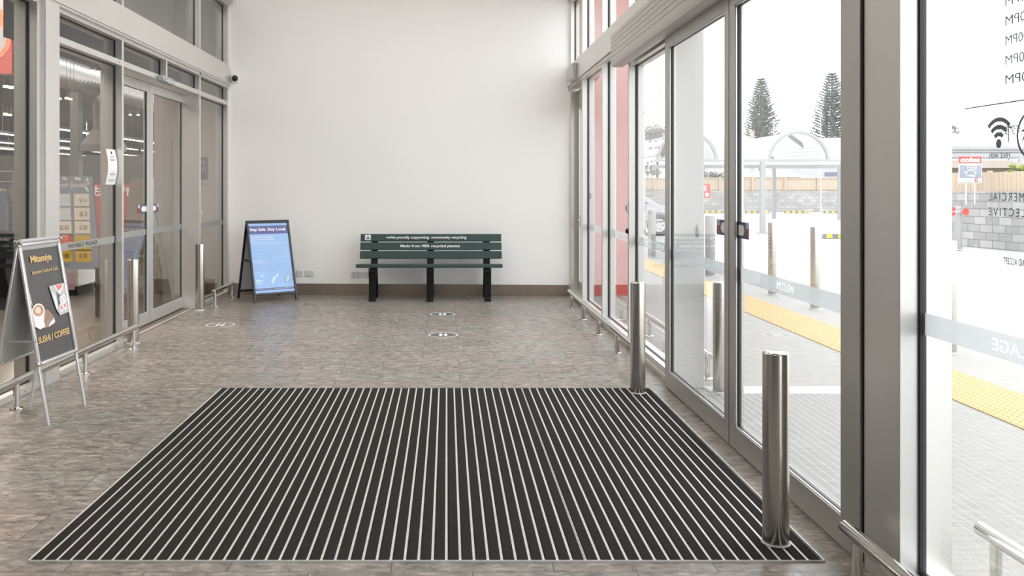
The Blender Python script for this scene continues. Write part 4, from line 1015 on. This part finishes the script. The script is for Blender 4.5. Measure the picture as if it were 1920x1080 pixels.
# wire rack at far left
wr = thing('wire_rack', 'white wire rack of goods behind the left window', 'rack', (-4.9, 10.5, 0))
a0 = at(-40, 440, 10.5); a1 = at(25, 322, 10.5)
b = MB()
for x in (a0.x, a1.x): b.tube((x, 10.5, 0), (x, 10.5, a1.z), .012, seg=8)
for z in (a1.z, a1.z-.12, a0.z+.35, a0.z, .15): b.tube((a0.x, 10.5, z), (a1.x, 10.5, z), .008, seg=8)
n = 16
for i in range(n): x = a0.x+(a1.x-a0.x)*i/(n-1); b.tube((x, 10.5, a1.z-.35), (x, 10.5, a1.z-.12), .004, seg=6)
b.build('wire_frame', 'canopysteel', wr, world=True)
b = MB(); q0 = at(-30, 432, 10.45); q1 = at(12, 358, 10.45); b.box(q0.x, q1.x, 10.46, 10.5, q0.z, q1.z); b.build('goods_panel', 'boardgrey', wr, smooth=False, world=True)
b = MB(); q0 = at(-30, 466, 10.2); q1 = at(23, 438, 10.2); b.box(q0.x, q1.x, 10.2, 10.45, 0, q1.z); k_ = b.build('crate_stack', 'black', bevel=.004)
tag(k_, 'black counter box with pale lettering at the foot of the wire rack', 'box')
text('crate_lettering', 'Summer', 'lgrey', Vector((q0.x+.05, 10.195, q1.z-.085)), RX, UP, .26, .045, k_, world=True)
b = MB()
for i in range(14):
    x = a0.x+.03+(a1.x-a0.x-.06)*i/13; h_ = random.uniform(.10, .2); b.box(x-.011, x+.011, 10.52, 10.6, a1.z-.35, a1.z-.35+h_)
b.build('packets', 'cream', wr, smooth=False, world=True)
# neon-lit sign on red fascia
rn = thing('lit_sign', 'red fascia with a glowing halo-lit letter at the top left corner', 'sign', (-4.7, 8.6, 2.5))
p = at(22, 138, 8.6)
b = MB(); b.box(-6.5, p.x, 8.6, 8.7, p.z, 4.2); b.build('fascia_panel', 'redpanel', rn, smooth=False, world=True)
c0 = at(-46, 106, 8.58); 
vs, fs_ = text_geo('s', .06)
text('halo', 's', 'neon', Vector((c0.x, 8.596, c0.z-.02)), RX, UP, .34, .66, rn, bold=.055)
text('letter_face', 's', 'grey', Vector((c0.x+.03, 8.585, c0.z+.02)), RX, UP, .27, .56, rn, bold=.0)
oc = thing('floor_marker', 'small orange floor marker behind the far left sidelight', 'marker', (-3.25, 11.45, 0))
b = MB(); b.lathe([(0, .30), (.03, .28), (.05, .20), (.035, .08), (0, .04)], (0,0,0), 16); b.build('orange_shade', 'orange', oc)
b = MB(); b.lathe([(0, .04), (.06, .04), (.06, 0), (0, 0)], (0,0,0), 16); b.build('marker_base', 'black', oc)

# ------------------------------------------------------------------ outside, right
b = MB(); b.box(1.70, 4.6, YN-4, 60, -.12, -.001); struct(b.build('ground_pavement', 'concrete', smooth=False), 'pale brushed concrete pavement outside the doors', 'pavement')
b = MB(); b.box(4.6, 90, YN-10, 160, -.14, -.02); b.box(-60, 4.6, 60, 160, -.14, -.02); struct(b.build('ground_road', 'road', smooth=False), 'bright white car park surface', 'road')
b = MB(); b.box(1.82, 3.35, 6.07, 6.29, -.004, .002); trim(b, 'pale strip across the pavement outside the doors', 'kerb', 0)
b = MB()
for k in range(34):
    x = 1.85+.072*k; a = (x, 2.0, 0); dx = -.11*4.0
    x2 = x+dx
    p0 = Vector((x+.10, 1.2, 0)); p1 = Vector((x+.10-.11*4.8, 6.0, 0))
    if p1.x < 1.80: continue
    b.prism([p0+Vector((-.004,0,-.002)), p0+Vector((.004,0,-.002)), p1+Vector((.004,0,-.002)), p1+Vector((-.004,0,-.002))], (0,0,.0014))
trim(b, 'faint pale grooves in the pavement outside the doors', 'groove', 0)
# tactile strip
tc_ = thing('tactile_strip', 'yellow tactile paving strip along the pavement edge', 'tactile paving', (3.65, 20, 0))
b = MB(); b.box(3.37, 3.92, 1.0, 23, -.002, .006); b.build('tile_base', 'tactile', tc_, smooth=False, world=True)
b = MB()
y = 2.0
while y < 13:
    for i in range(10):
        xx = 3.40+.0545*i; r = .012
        vs_ = [(xx-r, y-r, .006), (xx+r, y-r, .006), (xx+r, y+r, .006), (xx-r, y+r, .006)]; vt = [(xx-r*.6, y-r*.6, .0105), (xx+r*.6, y-r*.6, .0105), (xx+r*.6, y+r*.6, .0105), (xx-r*.6, y+r*.6, .0105)]
        A = [b.bm.verts.new(v) for v in vs_]; B = [b.bm.verts.new(v) for v in vt]; b.bm.faces.new(B)
        for j in range(4): b.bm.faces.new([A[j], A[(j+1) % 4], B[(j+1) % 4], B[j]])
    y += .0545
b.build('raised_dots', 'tactile', tc_, smooth=False, world=True)
# red wall
b = MB(); b.box(1.76, 2.46, 11.60, 11.9, .14, 4.4); rw = b.build('wall_street_red', 'redwall', smooth=False); struct(rw, 'pale red clad wall outside, beyond the right panes')
b = MB(); b.box(1.76, 2.46, 11.595, 11.9, 0, .138); struct(b.build('baseboard_street', 'redskirt', smooth=False), 'deep red skirting of the red wall outside', 'skirting')
b = MB(); b.box(1.76, 2.46, 11.597, 11.6, .535, .541); trim(b, 'thin joint line across the red wall outside', 'redskirt', 0)

# street bollards
sbp = bollard(4.26, 11.6, 'brown-grey steel street bollard, farther of the pair seen through the near door leaf', h=.96, r=.053, group='street bollards along the kerb')
copy_tree(sbp, (4.26, 10.25, 0), label='steel street bollard, nearer of the pair seen through the near door leaf')
copy_tree(sbp, (4.29, 7.55, 0), label='steel street bollard at the edge of the near right pane')
copy_tree(sbp, (4.26, 12.95, 0), label='steel street bollard behind the meeting stiles of the street doors')
lb = bollard(4.17, 14.03, 'thick pale bollard beside the white jamb column, seen through the far door leaf', h=.97, r=.078, mt='canopysteel', group='thick pale bollards along the kerb')
copy_tree(lb, (4.12, 17.8, 0), label='thick pale bollard in front of the white car')
copy_tree(lb, (11.55, 20.0, 0), label='thick pale bollard before the block wall with red discs')
rd = thing('red_discs', 'round red discs on the pale bollard by the block wall', 'reflector', (11.6, 19.8, .7))
b = MB(); q = at(1811, 397, 19.8); b.tube(q, q+Vector((0,.02,0)), .075, seg=20); b.build('disc', 'red', rd, world=True)
b = MB(); q = at(1788, 392, 19.8); b.tube(q, q+Vector((0,.02,0)), .045, seg=20); q = at(1788, 401, 19.8); b.tube(q, q+Vector((0,.02,0)), .04, seg=20); b.build('disc', 'red', rd, world=True)
b = MB(); q = at(1788, 397, 19.85); b.bar(q, at(1812, 397, 19.85), .02, .02); b.build('bracket', 'lgrey', rd, world=True)

# block walls and fences
b = MB(); b.box(8, 27, 50, 50.2, -.02, 1.19); tag(b.build('block_wall', 'block1', smooth=False), 'grey concrete block wall across the far side of the car park', 'wall')
b = MB(); b.prism([(12.85, 15.0, -.02), (13.05, 15.0, -.02), (11.5, 26.0, -.02), (11.3, 26.0, -.02)], (0,0,1.33)) if False else b.prism([(13.0, 18.0, -.02), (13.2, 18.0, -.02), (12.0, 24.0, -.02), (11.8, 24.0, -.02)], (0,0,1.33))
tag(b.build('block_wall', 'block2', smooth=False), 'stained concrete block wall beyond the near right pane', 'wall')
def fence(p0, p1, z0, z1, label, pw=.10, post=1.6):
    p0 = Vector(p0); p1 = Vector(p1); d = (p1-p0); Ld = d.length; d.normalize(); nrm = Vector((d.y, -d.x, 0))
    t = thing('timber_fence', label, 'fence', ((p0+p1)/2).to_3d())
    b = MB(); n = int(Ld/pw)
    for i in range(n):
        a = p0+d*(i*pw+.004); c = p0+d*((i+1)*pw-.004); dz = random.uniform(-.01, .01)
        b.prism([(a.x, a.y, z0), (c.x, c.y, z0), (c.x, c.y, z1+dz), (a.x, a.y, z1+dz)], (0,.02,0) if abs(d.x) > abs(d.y) else (.02,0,0))
    b.build('palings', 'fence', t, smooth=False, world=True)
    k = 0
    while k*post < Ld:
        a = p0+d*(k*post)+nrm*.05; b = MB(); b.box(a.x-.045, a.x+.045, a.y-.045, a.y+.045, z0, z1+.03); b.build('fence_post', 'fence', t, smooth=False, world=True); k += 1
    b = MB()
    for z in (z0+.1*(z1-z0), z1-.04): b.bar(Vector((p0.x, p0.y, z))+nrm*.03, Vector((p1.x, p1.y, z))+nrm*.03, .05, .04)
    b.build('rails', 'fence', t, smooth=False, world=True)
    return t
fence((8, 50.05, 0), (27, 50.05, 0), 1.19, 1.93, 'pale timber fence on top of the far block wall', pw=.13, post=1.85)
fence((13.05, 18.0, 0), (11.9, 24.0, 0), 1.31, 1.76, 'pale timber fence on the block wall beyond the near right pane', pw=.12, post=1.3)

# wheel stops
def wheelstop(x, y, label, L_=1.3, n=4):
    t = thing('wheel_stop', label, 'wheel stop', (x, y, -.02), group='black and yellow wheel stops')
    b = MB(); b.prism([(-L_/2, -.09, 0), (L_/2, -.09, 0), (L_/2-.05, -.05, .13), (-L_/2+.05, -.05, .13)], (0,.16,0)); b.build('stop_body', 'slate', t, bevel=.01)
    for i in range(n):
        xx = -L_/2+L_*(i+.5)/n; b = MB(); b.prism([(xx-.10, -.097, .02), (xx+.10, -.097, .02), (xx+.06, -.06, .137), (xx-.06, -.06, .137)], (0,.09,0)); b.build('yellow_patch', 'yellow', t)
    return t
ws = wheelstop((1342-CX)*48/F, 48, 'far wheel stop beside the white jamb column')
for px, l in ((1420, 'far wheel stop right of the door meeting stiles'), (1493, 'far wheel stop in the middle of the near door leaf'), (1567, 'far wheel stop at the right edge of the near door leaf')):
    copy_tree(ws, ((px-CX)*48/F, 48, -.02), label=l)
copy_tree(ws, ((1586-CX)*24.5/F, 24.5, -.02), label='closer wheel stop at the right edge of the near door leaf')

# shade canopies
cn = thing('shade_canopy', 'white barrel-vaulted shade canopy over the parking bays', 'canopy', (10.8, 28, 0))
def arch(b, xc, r, y, z0, th=.055, hr=None):
    hr = hr or r; n = 20
    pts = [Vector((xc+r*math.cos(PI*i/n), y, z0+hr*math.sin(PI*i/n))) for i in range(n+1)]
    for a, c in zip(pts, pts[1:]): b.bar(a, c, .09, th*2, up=(0,1,0))
YC = 27.2; S = YC/F
zA = at(0, 302, YC).z
xA = (1497.5-CX)*S; rA = 55.5*S
xB = xA-(1497.5-1288)*S
for i, xc in enumerate((xB, xA)):
    b = MB(); arch(b, xc, rA, YC, zA, hr=rA*.97); b.build('arch_tube', 'canopysteel', cn, world=True)
for y_, mm in ((YC+2.2, 0),):
    b = MB(); n = 24
    for xc in (xB, xA):
        rr = rA*.97
        for i in range(n):
            a0_ = PI*i/n; a1_ = PI*(i+1)/n
            b.prism([(xc+rr*math.cos(a0_), YC+.08, zA+rr*math.sin(a0_)), (xc+rr*math.cos(a1_), YC+.08, zA+rr*math.sin(a1_)), (xc+rr*math.cos(a1_), YC+4.5, zA+rr*math.sin(a1_)), (xc+rr*math.cos(a0_), YC+4.5, zA+rr*math.sin(a0_))], (0,0,.01))
    b.build('fabric_vault', 'canopy', cn, world=True)
b = MB(); b.box(xB-1, xA+2.6, YC-.06, YC+.06, zA-.03, zA+.05); b.box(xB-1, xA+2.6, YC+.4, YC+.5, zA-.22, zA-.10); b.build('edge_beam', 'canopysteel', cn, world=True)
b = MB(); b.box(xA-rA*.75, xA+rA*.95, YC+4.4, YC+4.5, zA+.20, zA+.30); b.bar((xA-.1, YC+.5, zA+rA*.9), (xA+1.6, YC+2.5, zA+.25), .06, .12); b.build('cross_beam', 'canopysteel', cn, world=True)
for px, yb in ((1430, YC), ):
    x = (px-CX)*YC/F; b = MB(); b.box(x-.07, x+.07, YC-.07, YC+.07, -.02, zA); b.box(x-.14, x+.14, YC-.14, YC+.14, -.02, .01); q = b.build('canopy_post', 'canopysteel', cn, world=True)
x = (1451-CX)*40/F; b = MB(); b.box(x-.06, x+.06, 39.9, 40.1, -.02, at(0, 312, 40).z); b.build('canopy_post', 'canopysteel', cn, world=True)
cr_ = thing('canopy_roof', 'broad plain white canopy roof behind the vaulted shade canopy', 'canopy', (14, 36, 0))
z1_ = at(0, 252, 36).z; z2_ = at(0, 306, 36).z
b = MB(); b.prism([((1300-CX)*36/F, 36, z2_), ((1610-CX)*36/F, 36, z2_), ((1610-CX)*36/F, 37.5, z1_-.05), ((1452-CX)*36/F, 37.5, z1_-.12), ((1389-CX)*36/F, 37.5, z1_-.02), ((1372-CX)*36/F, 37.5, z1_)], (0,2.5,0)); b.build('roof_fabric', 'canopy', cr_, smooth=False, world=True)
b = MB()
for px in (1376, 1592): x = (px-CX)*37/F; b.box(x-.05, x+.05, 37.9, 38.0, -.02, z2_+.05)
b.build('roof_posts', 'canopysteel', cr_, world=True)

# Norfolk pines
def pine(px, ytop, Y, width_px, base_py, label, seed):
    rnd = random.Random(seed)
    top = at(px, ytop, Y); zb = at(px, base_py, Y).z; R0 = width_px*Y/F/2*1.12
    t = thing('pine_tree', label, 'tree', (top.x, Y, 0), group=None)
    b = MB(); b.tube((0,0,-.02), (0,0,top.z-.1), .28, .03, seg=10); b.build('trunk', 'bark', t)
    b = MB(); Hc = top.z-zb; nl = 24
    def tuft(c, d, L_, r):
        z = d.normalized(); x = z.cross(UP); x = x.normalized() if x.length > 1e-4 else RX; y = z.cross(x)
        tip = b.bm.verts.new(c+z*L_); tail = b.bm.verts.new(c-z*L_*.3)
        ring = [b.bm.verts.new(c+x*r*math.cos(k*PI/2+.4)+y*r*math.sin(k*PI/2+.4)) for k in range(4)]
        for k in range(4): b.bm.faces.new([ring[k], ring[(k+1) % 4], tip]); b.bm.faces.new([ring[(k+1) % 4], ring[k], tail])
    for k in range(nl):
        f = (k+.5)/nl                      # 0 top .. 1 base
        z = top.z-Hc*f; Rk = R0*(.12+.95*f**.75)*(1 if f < .85 else .95)
        nb_ = 9
        for j in range(nb_):
            a = 2*PI*(j+rnd.random()*.5)/nb_+k*.7; Lk = Rk*rnd.uniform(.78, 1.05)
            d = Vector((math.cos(a), math.sin(a), 0))
            m = max(3, int(Lk/.16))
            for i in range(m):
                s = (i+1)/m; c = Vector((0,0,z))+d*(Lk*s)+UP*(Lk*.30*s*s-Lk*.02)
                tuft(c, d+UP*(.35+.7*s)+Vector((rnd.uniform(-.3,.3), rnd.uniform(-.3,.3), 0)), .17+.05*f, .055+.02*f)
                if i > 0:
                    for sg_ in (-1, 1):
                        sd = Vector((-d.y, d.x, 0))*sg_
                        tuft(c+sd*.09, d*.7+sd*.8+UP*.5, .15, .045)
    tag_ = b.build('foliage', 'needle', t, smooth=False)
    return t
pine(1427, 148, 70, 56, 262, 'left of the two pines, pale green and full, beyond the canopy', 3)
pine(1560, 138, 72, 66, 262, 'right of the two pines, darker and half hidden by the door stile', 5)

def leafy(name, label, c, rad, n, m, sz, trunk=None, seed=1, cat='tree', clumps=9):
    rnd = random.Random(seed); c = Vector(c)
    t = thing(name, label, cat, (c.x, c.y, 0))
    b = MB()
    cl = [Vector((rnd.uniform(-1,1)*rad[0]*.65, rnd.uniform(-1,1)*rad[1]*.65, rnd.uniform(-1,1)*rad[2]*.65)) for _ in range(clumps)]
    for i in range(n):
        k = cl[i % clumps]; v = Vector((rnd.gauss(0,1), rnd.gauss(0,1), rnd.gauss(0,1))).normalized()*(rnd.random()**.4)
        p = k+Vector((v.x*rad[0]*.42, v.y*rad[1]*.42, v.z*rad[2]*.42))+Vector((0,0,c.z))
        a = Vector((rnd.gauss(0,1), rnd.gauss(0,1), rnd.gauss(0,1))).normalized(); d = a.orthogonal().normalized(); s = sz*rnd.uniform(.6,1.3)
        b.bm.faces.new([b.bm.verts.new(q) for q in (p-a*s, p+d*s*.45, p+a*s, p-d*s*.45)])
    b.build('foliage', m, t, smooth=False)
    if trunk:
        b = MB(); b.tube((0,0,-.02), (0,0,c.z), trunk, trunk*.5, seg=8)
        for k in cl: b.tube((0,0,c.z-rad[2]*.5), k+Vector((0,0,c.z)), trunk*.3, trunk*.1, seg=6)
        b.build('trunk', 'bark', t)
    return t
g = at(1228, 268, 54); leafy('gum_tree', 'grey-green gum tree beyond the white car, in the right sidelight', (g.x+.15, 54, g.z), (1.1, 1.2, 1.25), 5200, 'leafg', .075, .12, 11, clumps=16)
g = at(1341, 330, 52.5); leafy('hedge', 'dark hedge over the fence, seen through the far door leaf', (g.x, 53, 1.9), (1.4, .5, .75), 3600, 'hedge', .07, .05, 12, 'hedge', clumps=16)
g = at(1222, 318, 52); leafy('shrub', 'scraggly shrub above the fence in the right sidelight', (g.x, 53, g.z), (.9, .5, .5), 1500, 'leafg', .06, .05, 13, 'shrub')
g = at(1791, 243, 40); leafy('gum_tree', 'thin pale branches above the roofs by the near right pane', (g.x-.3, 40, g.z), (.5, .5, .35), 260, 'leafg', .07, .05, 14)
g = at(1912, 316, 24.8); leafy('shrub', 'yellow-green shrub over the fence at the right edge', (g.x, 24.8, g.z), (.32, .3, .14), 1400, 'bush', .03, .03, 15, 'shrub')
# palm
pc = at(1891, 240, 38); pm = thing('palm_tree', 'small palm above the roofs behind the ring mark', 'tree', (pc.x, 38, 0))
b = MB(); b.tube((0,0,-.02), (0,0,pc.z), .045, .022, seg=8); b.build('trunk', 'bark', pm)
b = MB()
for i in range(13):
    a = 2*PI*i/13+.2; d = Vector((math.cos(a), math.sin(a), 0)); prev = Vector((0,0,pc.z)); el = random.uniform(.3, 1.0)
    for j in range(7):
        s = (j+1)/7; p = Vector((0,0,pc.z))+d*.6*s+UP*(el*.55*s-.55*s*s); side = Vector((-d.y, d.x, 0))
        for sg_ in (-1, 1):
            b.bm.faces.new([b.bm.verts.new(q) for q in (prev, p, p+side*sg_*.10+d*.06-UP*.05)])
        prev = p
b.build('fronds', 'hedge', pm, smooth=False)

# houses beyond
def house(label, px0, px1, pe, pt, apx, Y, depth=4, wallm='render', roofm='tan'):
    a = at(px0, pe, Y); c = at(px1, pe, Y); tp = at(apx, pt, Y+depth/2)
    t = thing('house', label, 'house', ((a.x+c.x)/2, Y, 0))
    b = MB(); b.box(a.x+.3, c.x-.3, Y+.3, Y+depth, -.02, a.z); b.build('walls', wallm, t, smooth=False, world=True)
    b = MB(); v = [b.bm.verts.new(q) for q in ((a.x, Y, a.z), (c.x, Y, a.z), (c.x, Y+depth, a.z), (a.x, Y+depth, a.z))]
    r0 = b.bm.verts.new((tp.x-(tp.x-a.x)*.15, Y+depth/2, tp.z)); r1 = b.bm.verts.new((tp.x+(c.x-tp.x)*.15, Y+depth/2, tp.z))
    for f_ in ((v[0], v[1], r1, r0), (v[1], v[2], r1), (v[2], v[3], r0, r1), (v[3], v[0], r0), (v[3], v[2], v[1], v[0])): b.bm.faces.new(f_)
    b.build('roof', roofm, t, smooth=False, world=True)
    return t
house('terracotta-roofed house behind the far fence, through the near door leaf', 1398, 1512, 332, 315, 1462, 55)
hb = thing('house', 'pale blue-grey flat building with a dark window strip, behind the far fence', 'building', (26, 66, 0))
a = at(1481, 345, 64); c = at(1640, 309, 64)
b = MB(); b.box(a.x, c.x, 64, 68, -.02, c.z); b.build('walls', 'render', hb, smooth=False, world=True)
a = at(1547, 330, 63.95); c = at(1630, 323, 63.95); b = MB(); b.box(a.x, c.x, 63.93, 64, a.z, c.z); b.build('window_strip', 'slate', hb, smooth=False, world=True)
ch = thing('chimney', 'small terracotta chimney below the left pine', 'chimney', at(1410, 250, 60.5)); 
ch.location.z = 0; zc_ = at(1410, 245, 60.5).z
b = MB(); b.box(-.12, .12, -.12, .12, at(0, 262, 60.5).z, zc_); b.build('chimney_stack', 'tan', ch); b = MB(); b.box(-.15, .15, -.15, .15, zc_-.04, zc_); b.build('chimney_cap', 'tan', ch)
b = MB(); b.box(-.12, .12, -.12, .12, -.02, at(0, 262, 60.5).z); b.build('chimney_base', 'render', ch)
# roofs to the right
rr_ = thing('carport', 'long white carport with grey gutters beyond the near right pane', 'carport', (18, 29, 0))
for (y0_, y1_, m, nm, Y) in ((266, 274, 'canopy', 'roof_sheet', 31), (275, 280, 'canopysteel', 'gutter', 30.9), (280, 286, 'canopy', 'roof_sheet', 31), (287, 294, 'canopysteel', 'gutter', 30.8)):
    a = at(1772, y1_, Y); c = at(1990, y0_, Y); b = MB(); b.box(a.x, c.x, Y, Y+3, a.z, c.z); b.build(nm, m, rr_, smooth=False, world=True)
b = MB()
for px in (1780, 1960): x = (px-CX)*29/F; b.box(x-.06, x+.06, 30.2, 30.32, -.02, at(0, 290, 29).z)
b.build('carport_posts', 'canopysteel', rr_, world=True)
rh = thing('house', 'low brown-roofed building behind the fence beyond the near right pane', 'building', (16, 27, 0))
a = at(1775, 322, 26.5); c = at(1945, 314, 26.5); b = MB(); b.box(a.x, c.x, 26.5, 28.5, -.02, c.z); b.build('walls', 'brownroof', rh, smooth=False, world=True)
a = at(1772, 315, 26.4); c = at(1935, 298, 26.4); b = MB()
b.prism([(a.x, 26.2, a.z), (a.x, 27.4, c.z), (a.x, 28.6, a.z)], (c.x-a.x, 0, 0)); b.build('roof', 'brownroof', rh, smooth=False, world=True)
# street light
sl = thing('street_light', 'street light with twin flat heads right of the left pine', 'street light', (at(1451, 300, 46).x, 46, 0))
zt = at(0, 226, 46).z; b = MB(); b.tube((0,0,-.02), (0,0,zt), .055, .035, seg=10); b.build('pole', 'canopysteel', sl)
b = MB(); b.prism([(0, -.05, zt-.02), (.08, -.05, zt+.02), (.36, -.05, zt+.08), (.32, -.05, zt-.02), (.08, -.05, zt-.08)], (0,.2,0)); b.build('lamp_head', 'slate', sl)
am = thing('antenna_mast', 'thin pale mast before the right pine', 'mast', (at(1539, 300, 44).x, 44, 0)); b = MB(); b.tube((0,0,-.02), (0,0,at(0, 203, 44).z), .02, .012, seg=8); b.build('mast_pole', 'lgrey', am)
b = MB(); b.box(-.05, .05, -.05, .05, -.02, .1); b.build('mast_base', 'lgrey', am)

# car
car = thing('car', 'white parked car seen through the right sidelight', 'car', (5.2, 26, 0))
prof = [(-2.1, .32), (-2.15, .62), (-2.05, .84), (-1.35, .92), (-.75, 1.30), (-.3, 1.36), (.35, 1.34), (.75, 1.22), (1.30, .90), (1.95, .80), (2.12, .60), (2.10, .32)]
def arcpts(xc, r): return [(xc+r*math.cos(a), .30+r*math.sin(a)) for a in [PI*i/12 for i in range(13)]]
low = [(x, z) for x, z in arcpts(1.28, .36)] + [(x, z) for x, z in arcpts(-1.35, .36)]
poly = prof+[(2.05, .22)]+[(1.64, .22)]+[(x, z) for x, z in arcpts(1.28, .36)]+[(.92, .22), (-.99, .22)]+arcpts(-1.35, .36)+[(-1.71, .22), (-2.05, .22)]
b = MB(); b.prism([(x, 0, z) for x, z in poly], (0, 1.72, 0)); b.build('body', 'carwhite', car, bevel=.03)
b = MB(); b.prism([(-1.05, -.006, .93), (-.66, -.006, 1.25), (-.05, -.006, 1.29), (-.05, -.006, .93)], (0,.01,0)); b.build('side_window', 'carglass', car)
b = MB(); b.prism([(.02, -.006, .93), (.02, -.006, 1.29), (.38, -.006, 1.27), (.70, -.006, 1.16), (.98, -.006, .93)], (0,.01,0)); b.build('side_window', 'carglass', car)
for xc in (1.28, -1.35):
    b = MB(); b.tube((xc, .02, .30), (xc, .22, .30), .315, seg=32); w_ = b.build('wheel', 'tyre', car, bevel=.02)
    b = MB(); b.tube((xc, .0, .30), (xc, .03, .30), .19, seg=28); b.build('rim', 'lgrey', w_)
    b = MB()
    for k in range(5):
        a = 2*PI*k/5; c = Vector((xc+.11*math.cos(a), -.004, .30+.11*math.sin(a))); b.tube(c, c+Vector((0,.01,0)), .03, seg=8)
    b.build('rim_openings', 'slate', w_)
b = MB(); b.box(-2.14, 2.1, -.01, .0, .40, .44); b.box(-2.14, 2.1, -.01, .0, .55, .565); b.build('side_trim', 'slate', car)
car.location = (4.95, 26, -.02)

# red parking sign
rs = thing('parking_sign', 'small red sign with a white disc beside the white jamb column', 'sign', (5.86, 20, 0))
a = at(1310, 371, 20); c = at(1331.5, 345, 20)
b = MB(); b.box(a.x, c.x, 19.98, 20.0, a.z, c.z); b.build('sign_plate', 'red', rs, smooth=False, world=True)
q = at(1325.5, 365, 19.975); b = MB(); b.tube(q, q+Vector((0,.004,0)), .045, seg=20); b.build('white_disc', 'paper', rs, world=True)
text('sign_lettering', 'LE', 'paper', at(1314, 358, 19.975), RX, UP, .13, .12, rs, bold=.02)
b = MB(); b.tube(((a.x+.05), 20.03, -.02), ((a.x+.05), 20.03, c.z), .03, seg=10); b.build('sign_post', 'canopysteel', rs, world=True)

# trolley bay sign
ts = thing('trolley_sign', 'red and grey trolley bay sign on posts above the block wall', 'sign', (12.35, 20.6, 0))
YT = 20.6
def tb_(px0, px1, py0, py1, m, nm, off=0, th=.02):
    a = at(px0, py1, YT-off); c = at(px1, py0, YT-off); b = MB(); b.box(a.x, c.x, YT-off, YT-off+th, a.z, c.z); b.build(nm, m, ts, smooth=False, world=True)
tb_(1798, 1841, 308, 343, 'paper', 'sign_backing'); tb_(1798.5, 1840, 293.5, 305.5, 'red', 'name_plate')
tb_(1799.5, 1840, 309.5, 334, 'boardgrey', 'cart_plate', .006, .004); tb_(1799.5, 1840, 340.5, 342, 'boardgrey', 'foot_line', .006, .004)
text('sign_lettering', 'coles', 'paper', at(1800.5, 304, YT-.006), RX, UP, 37*YT/F, 9.2*YT/F, ts, bold=.05)
text('sign_lettering', 'Trolleys', 'paper', at(1811, 332.5, YT-.008), RX, UP, 18*YT/F, 5.5*YT/F, ts)
def tpt(px, py): return at(px, py, YT-.012)
b = MB()
for p0_, p1_ in (((1812, 310), (1815, 319)), ((1815, 319), (1830, 318)), ((1813, 310.5), (1831, 310.5)), ((1831, 310.5), (1830, 318)), ((1814, 314.5), (1830.5, 314.3)), ((1818, 310.5), (1819, 318.7)), ((1822.5, 310.5), (1823, 318.5)), ((1827, 310.5), (1827, 318)), ((1812, 323), (1816, 320.5)), ((1816, 320.5), (1825, 320.5)), ((1825, 320.5), (1829, 323))):
    b.bar(tpt(*p0_), tpt(*p1_), .010, .006)
for q in ((1811.5, 323.5), (1829, 323.5)): b.tube(tpt(*q), tpt(*q)+Vector((0,.006,0)), .024, seg=14)
b.build('cart_symbol', 'paper', ts, smooth=False, world=True)
q = tpt(1831, 337.5); b = MB(); b.tube(q, q+Vector((0,.006,0)), .042, seg=18); b.build('red_mark', 'red', ts, world=True)
b = MB(); b.tube(q+Vector((0,-.003,0)), q+Vector((0,.003,0)), .026, seg=18); b.build('red_mark_centre', 'pinkprint', ts, world=True)
b = MB()
for px in (1811.5, 1827.5): a = at(px, 343, YT+.04); b.tube((a.x, YT+.04, 1.0), (a.x, YT+.04, at(0, 297, YT).z), .018, seg=8)
b.build('sign_posts', 'lgrey', ts, world=True)

# ------------------------------------------------------------------ world and lamps
wd = bpy.data.worlds.new('overcast_sky'); SC.world = wd; wd.use_nodes = True
nt = wd.node_tree; nt.nodes.clear()
o = N(nt, 'ShaderNodeOutputWorld'); bg = N(nt, 'ShaderNodeBackground'); tc = N(nt, 'ShaderNodeTexCoord'); sx = N(nt, 'ShaderNodeSeparateXYZ')
rp = N(nt, 'ShaderNodeValToRGB'); nt.links.new(tc.outputs['Generated'], sx.inputs[0])
mr = N(nt, 'ShaderNodeMapRange'); mr.inputs['From Min'].default_value = -1; nt.links.new(sx.outputs[2], mr.inputs['Value']); nt.links.new(mr.outputs[0], rp.inputs[0])
rp.color_ramp.elements[0].position = .45; rp.color_ramp.elements[0].color = (.5,.49,.47,1)
rp.color_ramp.elements[1].position = .52; rp.color_ramp.elements[1].color = (.95,.97,1,1)
nt.links.new(rp.outputs[0], bg.inputs[0]); bg.inputs[1].default_value = 2.25; nt.links.new(bg.outputs[0], o.inputs[0])

def area(name, loc, sx_, sy_, power, color=(1,1,1), rot=(0,0,0)):
    l = bpy.data.lights.new(name, 'AREA'); l.shape = 'RECTANGLE'; l.size = sx_; l.size_y = sy_; l.energy = power; l.color = color
    ob = bpy.data.objects.new(name, l); COL.objects.link(ob); ob.location = loc; ob.rotation_euler = rot; return ob
for (y, p) in ((-1.5, 2), (2.0, 4), (5.4, 10), (8.3, 31)):
    for x in (-1.9, .5): area('foyer_ceiling_light', (x, y, ZC-.03), .6, 1.2, p, (1,.965,.92))
for (x, y, p) in ((-4.6, 7.0, 110), (-6.5, 8, 170), (-7.5, 13, 200), (-11, 22, 420), (-15, 36, 600), (-5.5, 3, 60)):
    area('shop_fill_light', (x, y, 4.1), 2.0, 3.0, p, (1,.90,.78))  # added fill lamps; the nearest one brightens the specials board

# ------------------------------------------------------------------ camera
cd = bpy.data.cameras.new('camera'); cam = bpy.data.objects.new('camera', cd); COL.objects.link(cam)
cam.location = (0, 0, H); cam.rotation_euler = (PI/2, 0, 0)
cd.sensor_fit = 'HORIZONTAL'; cd.sensor_width = 36; cd.lens = 36*F/1920
cd.shift_x = (960-CX)/1920; cd.shift_y = -(540-CY)/1920
cd.clip_end = 400; cd.clip_start = .05
SC.camera = cam
vs_ = SC.view_settings
vs_.view_transform = 'Standard'; vs_.look = 'None'; vs_.gamma = 1; vs_.use_curve_mapping = False; vs_.exposure = 0.92
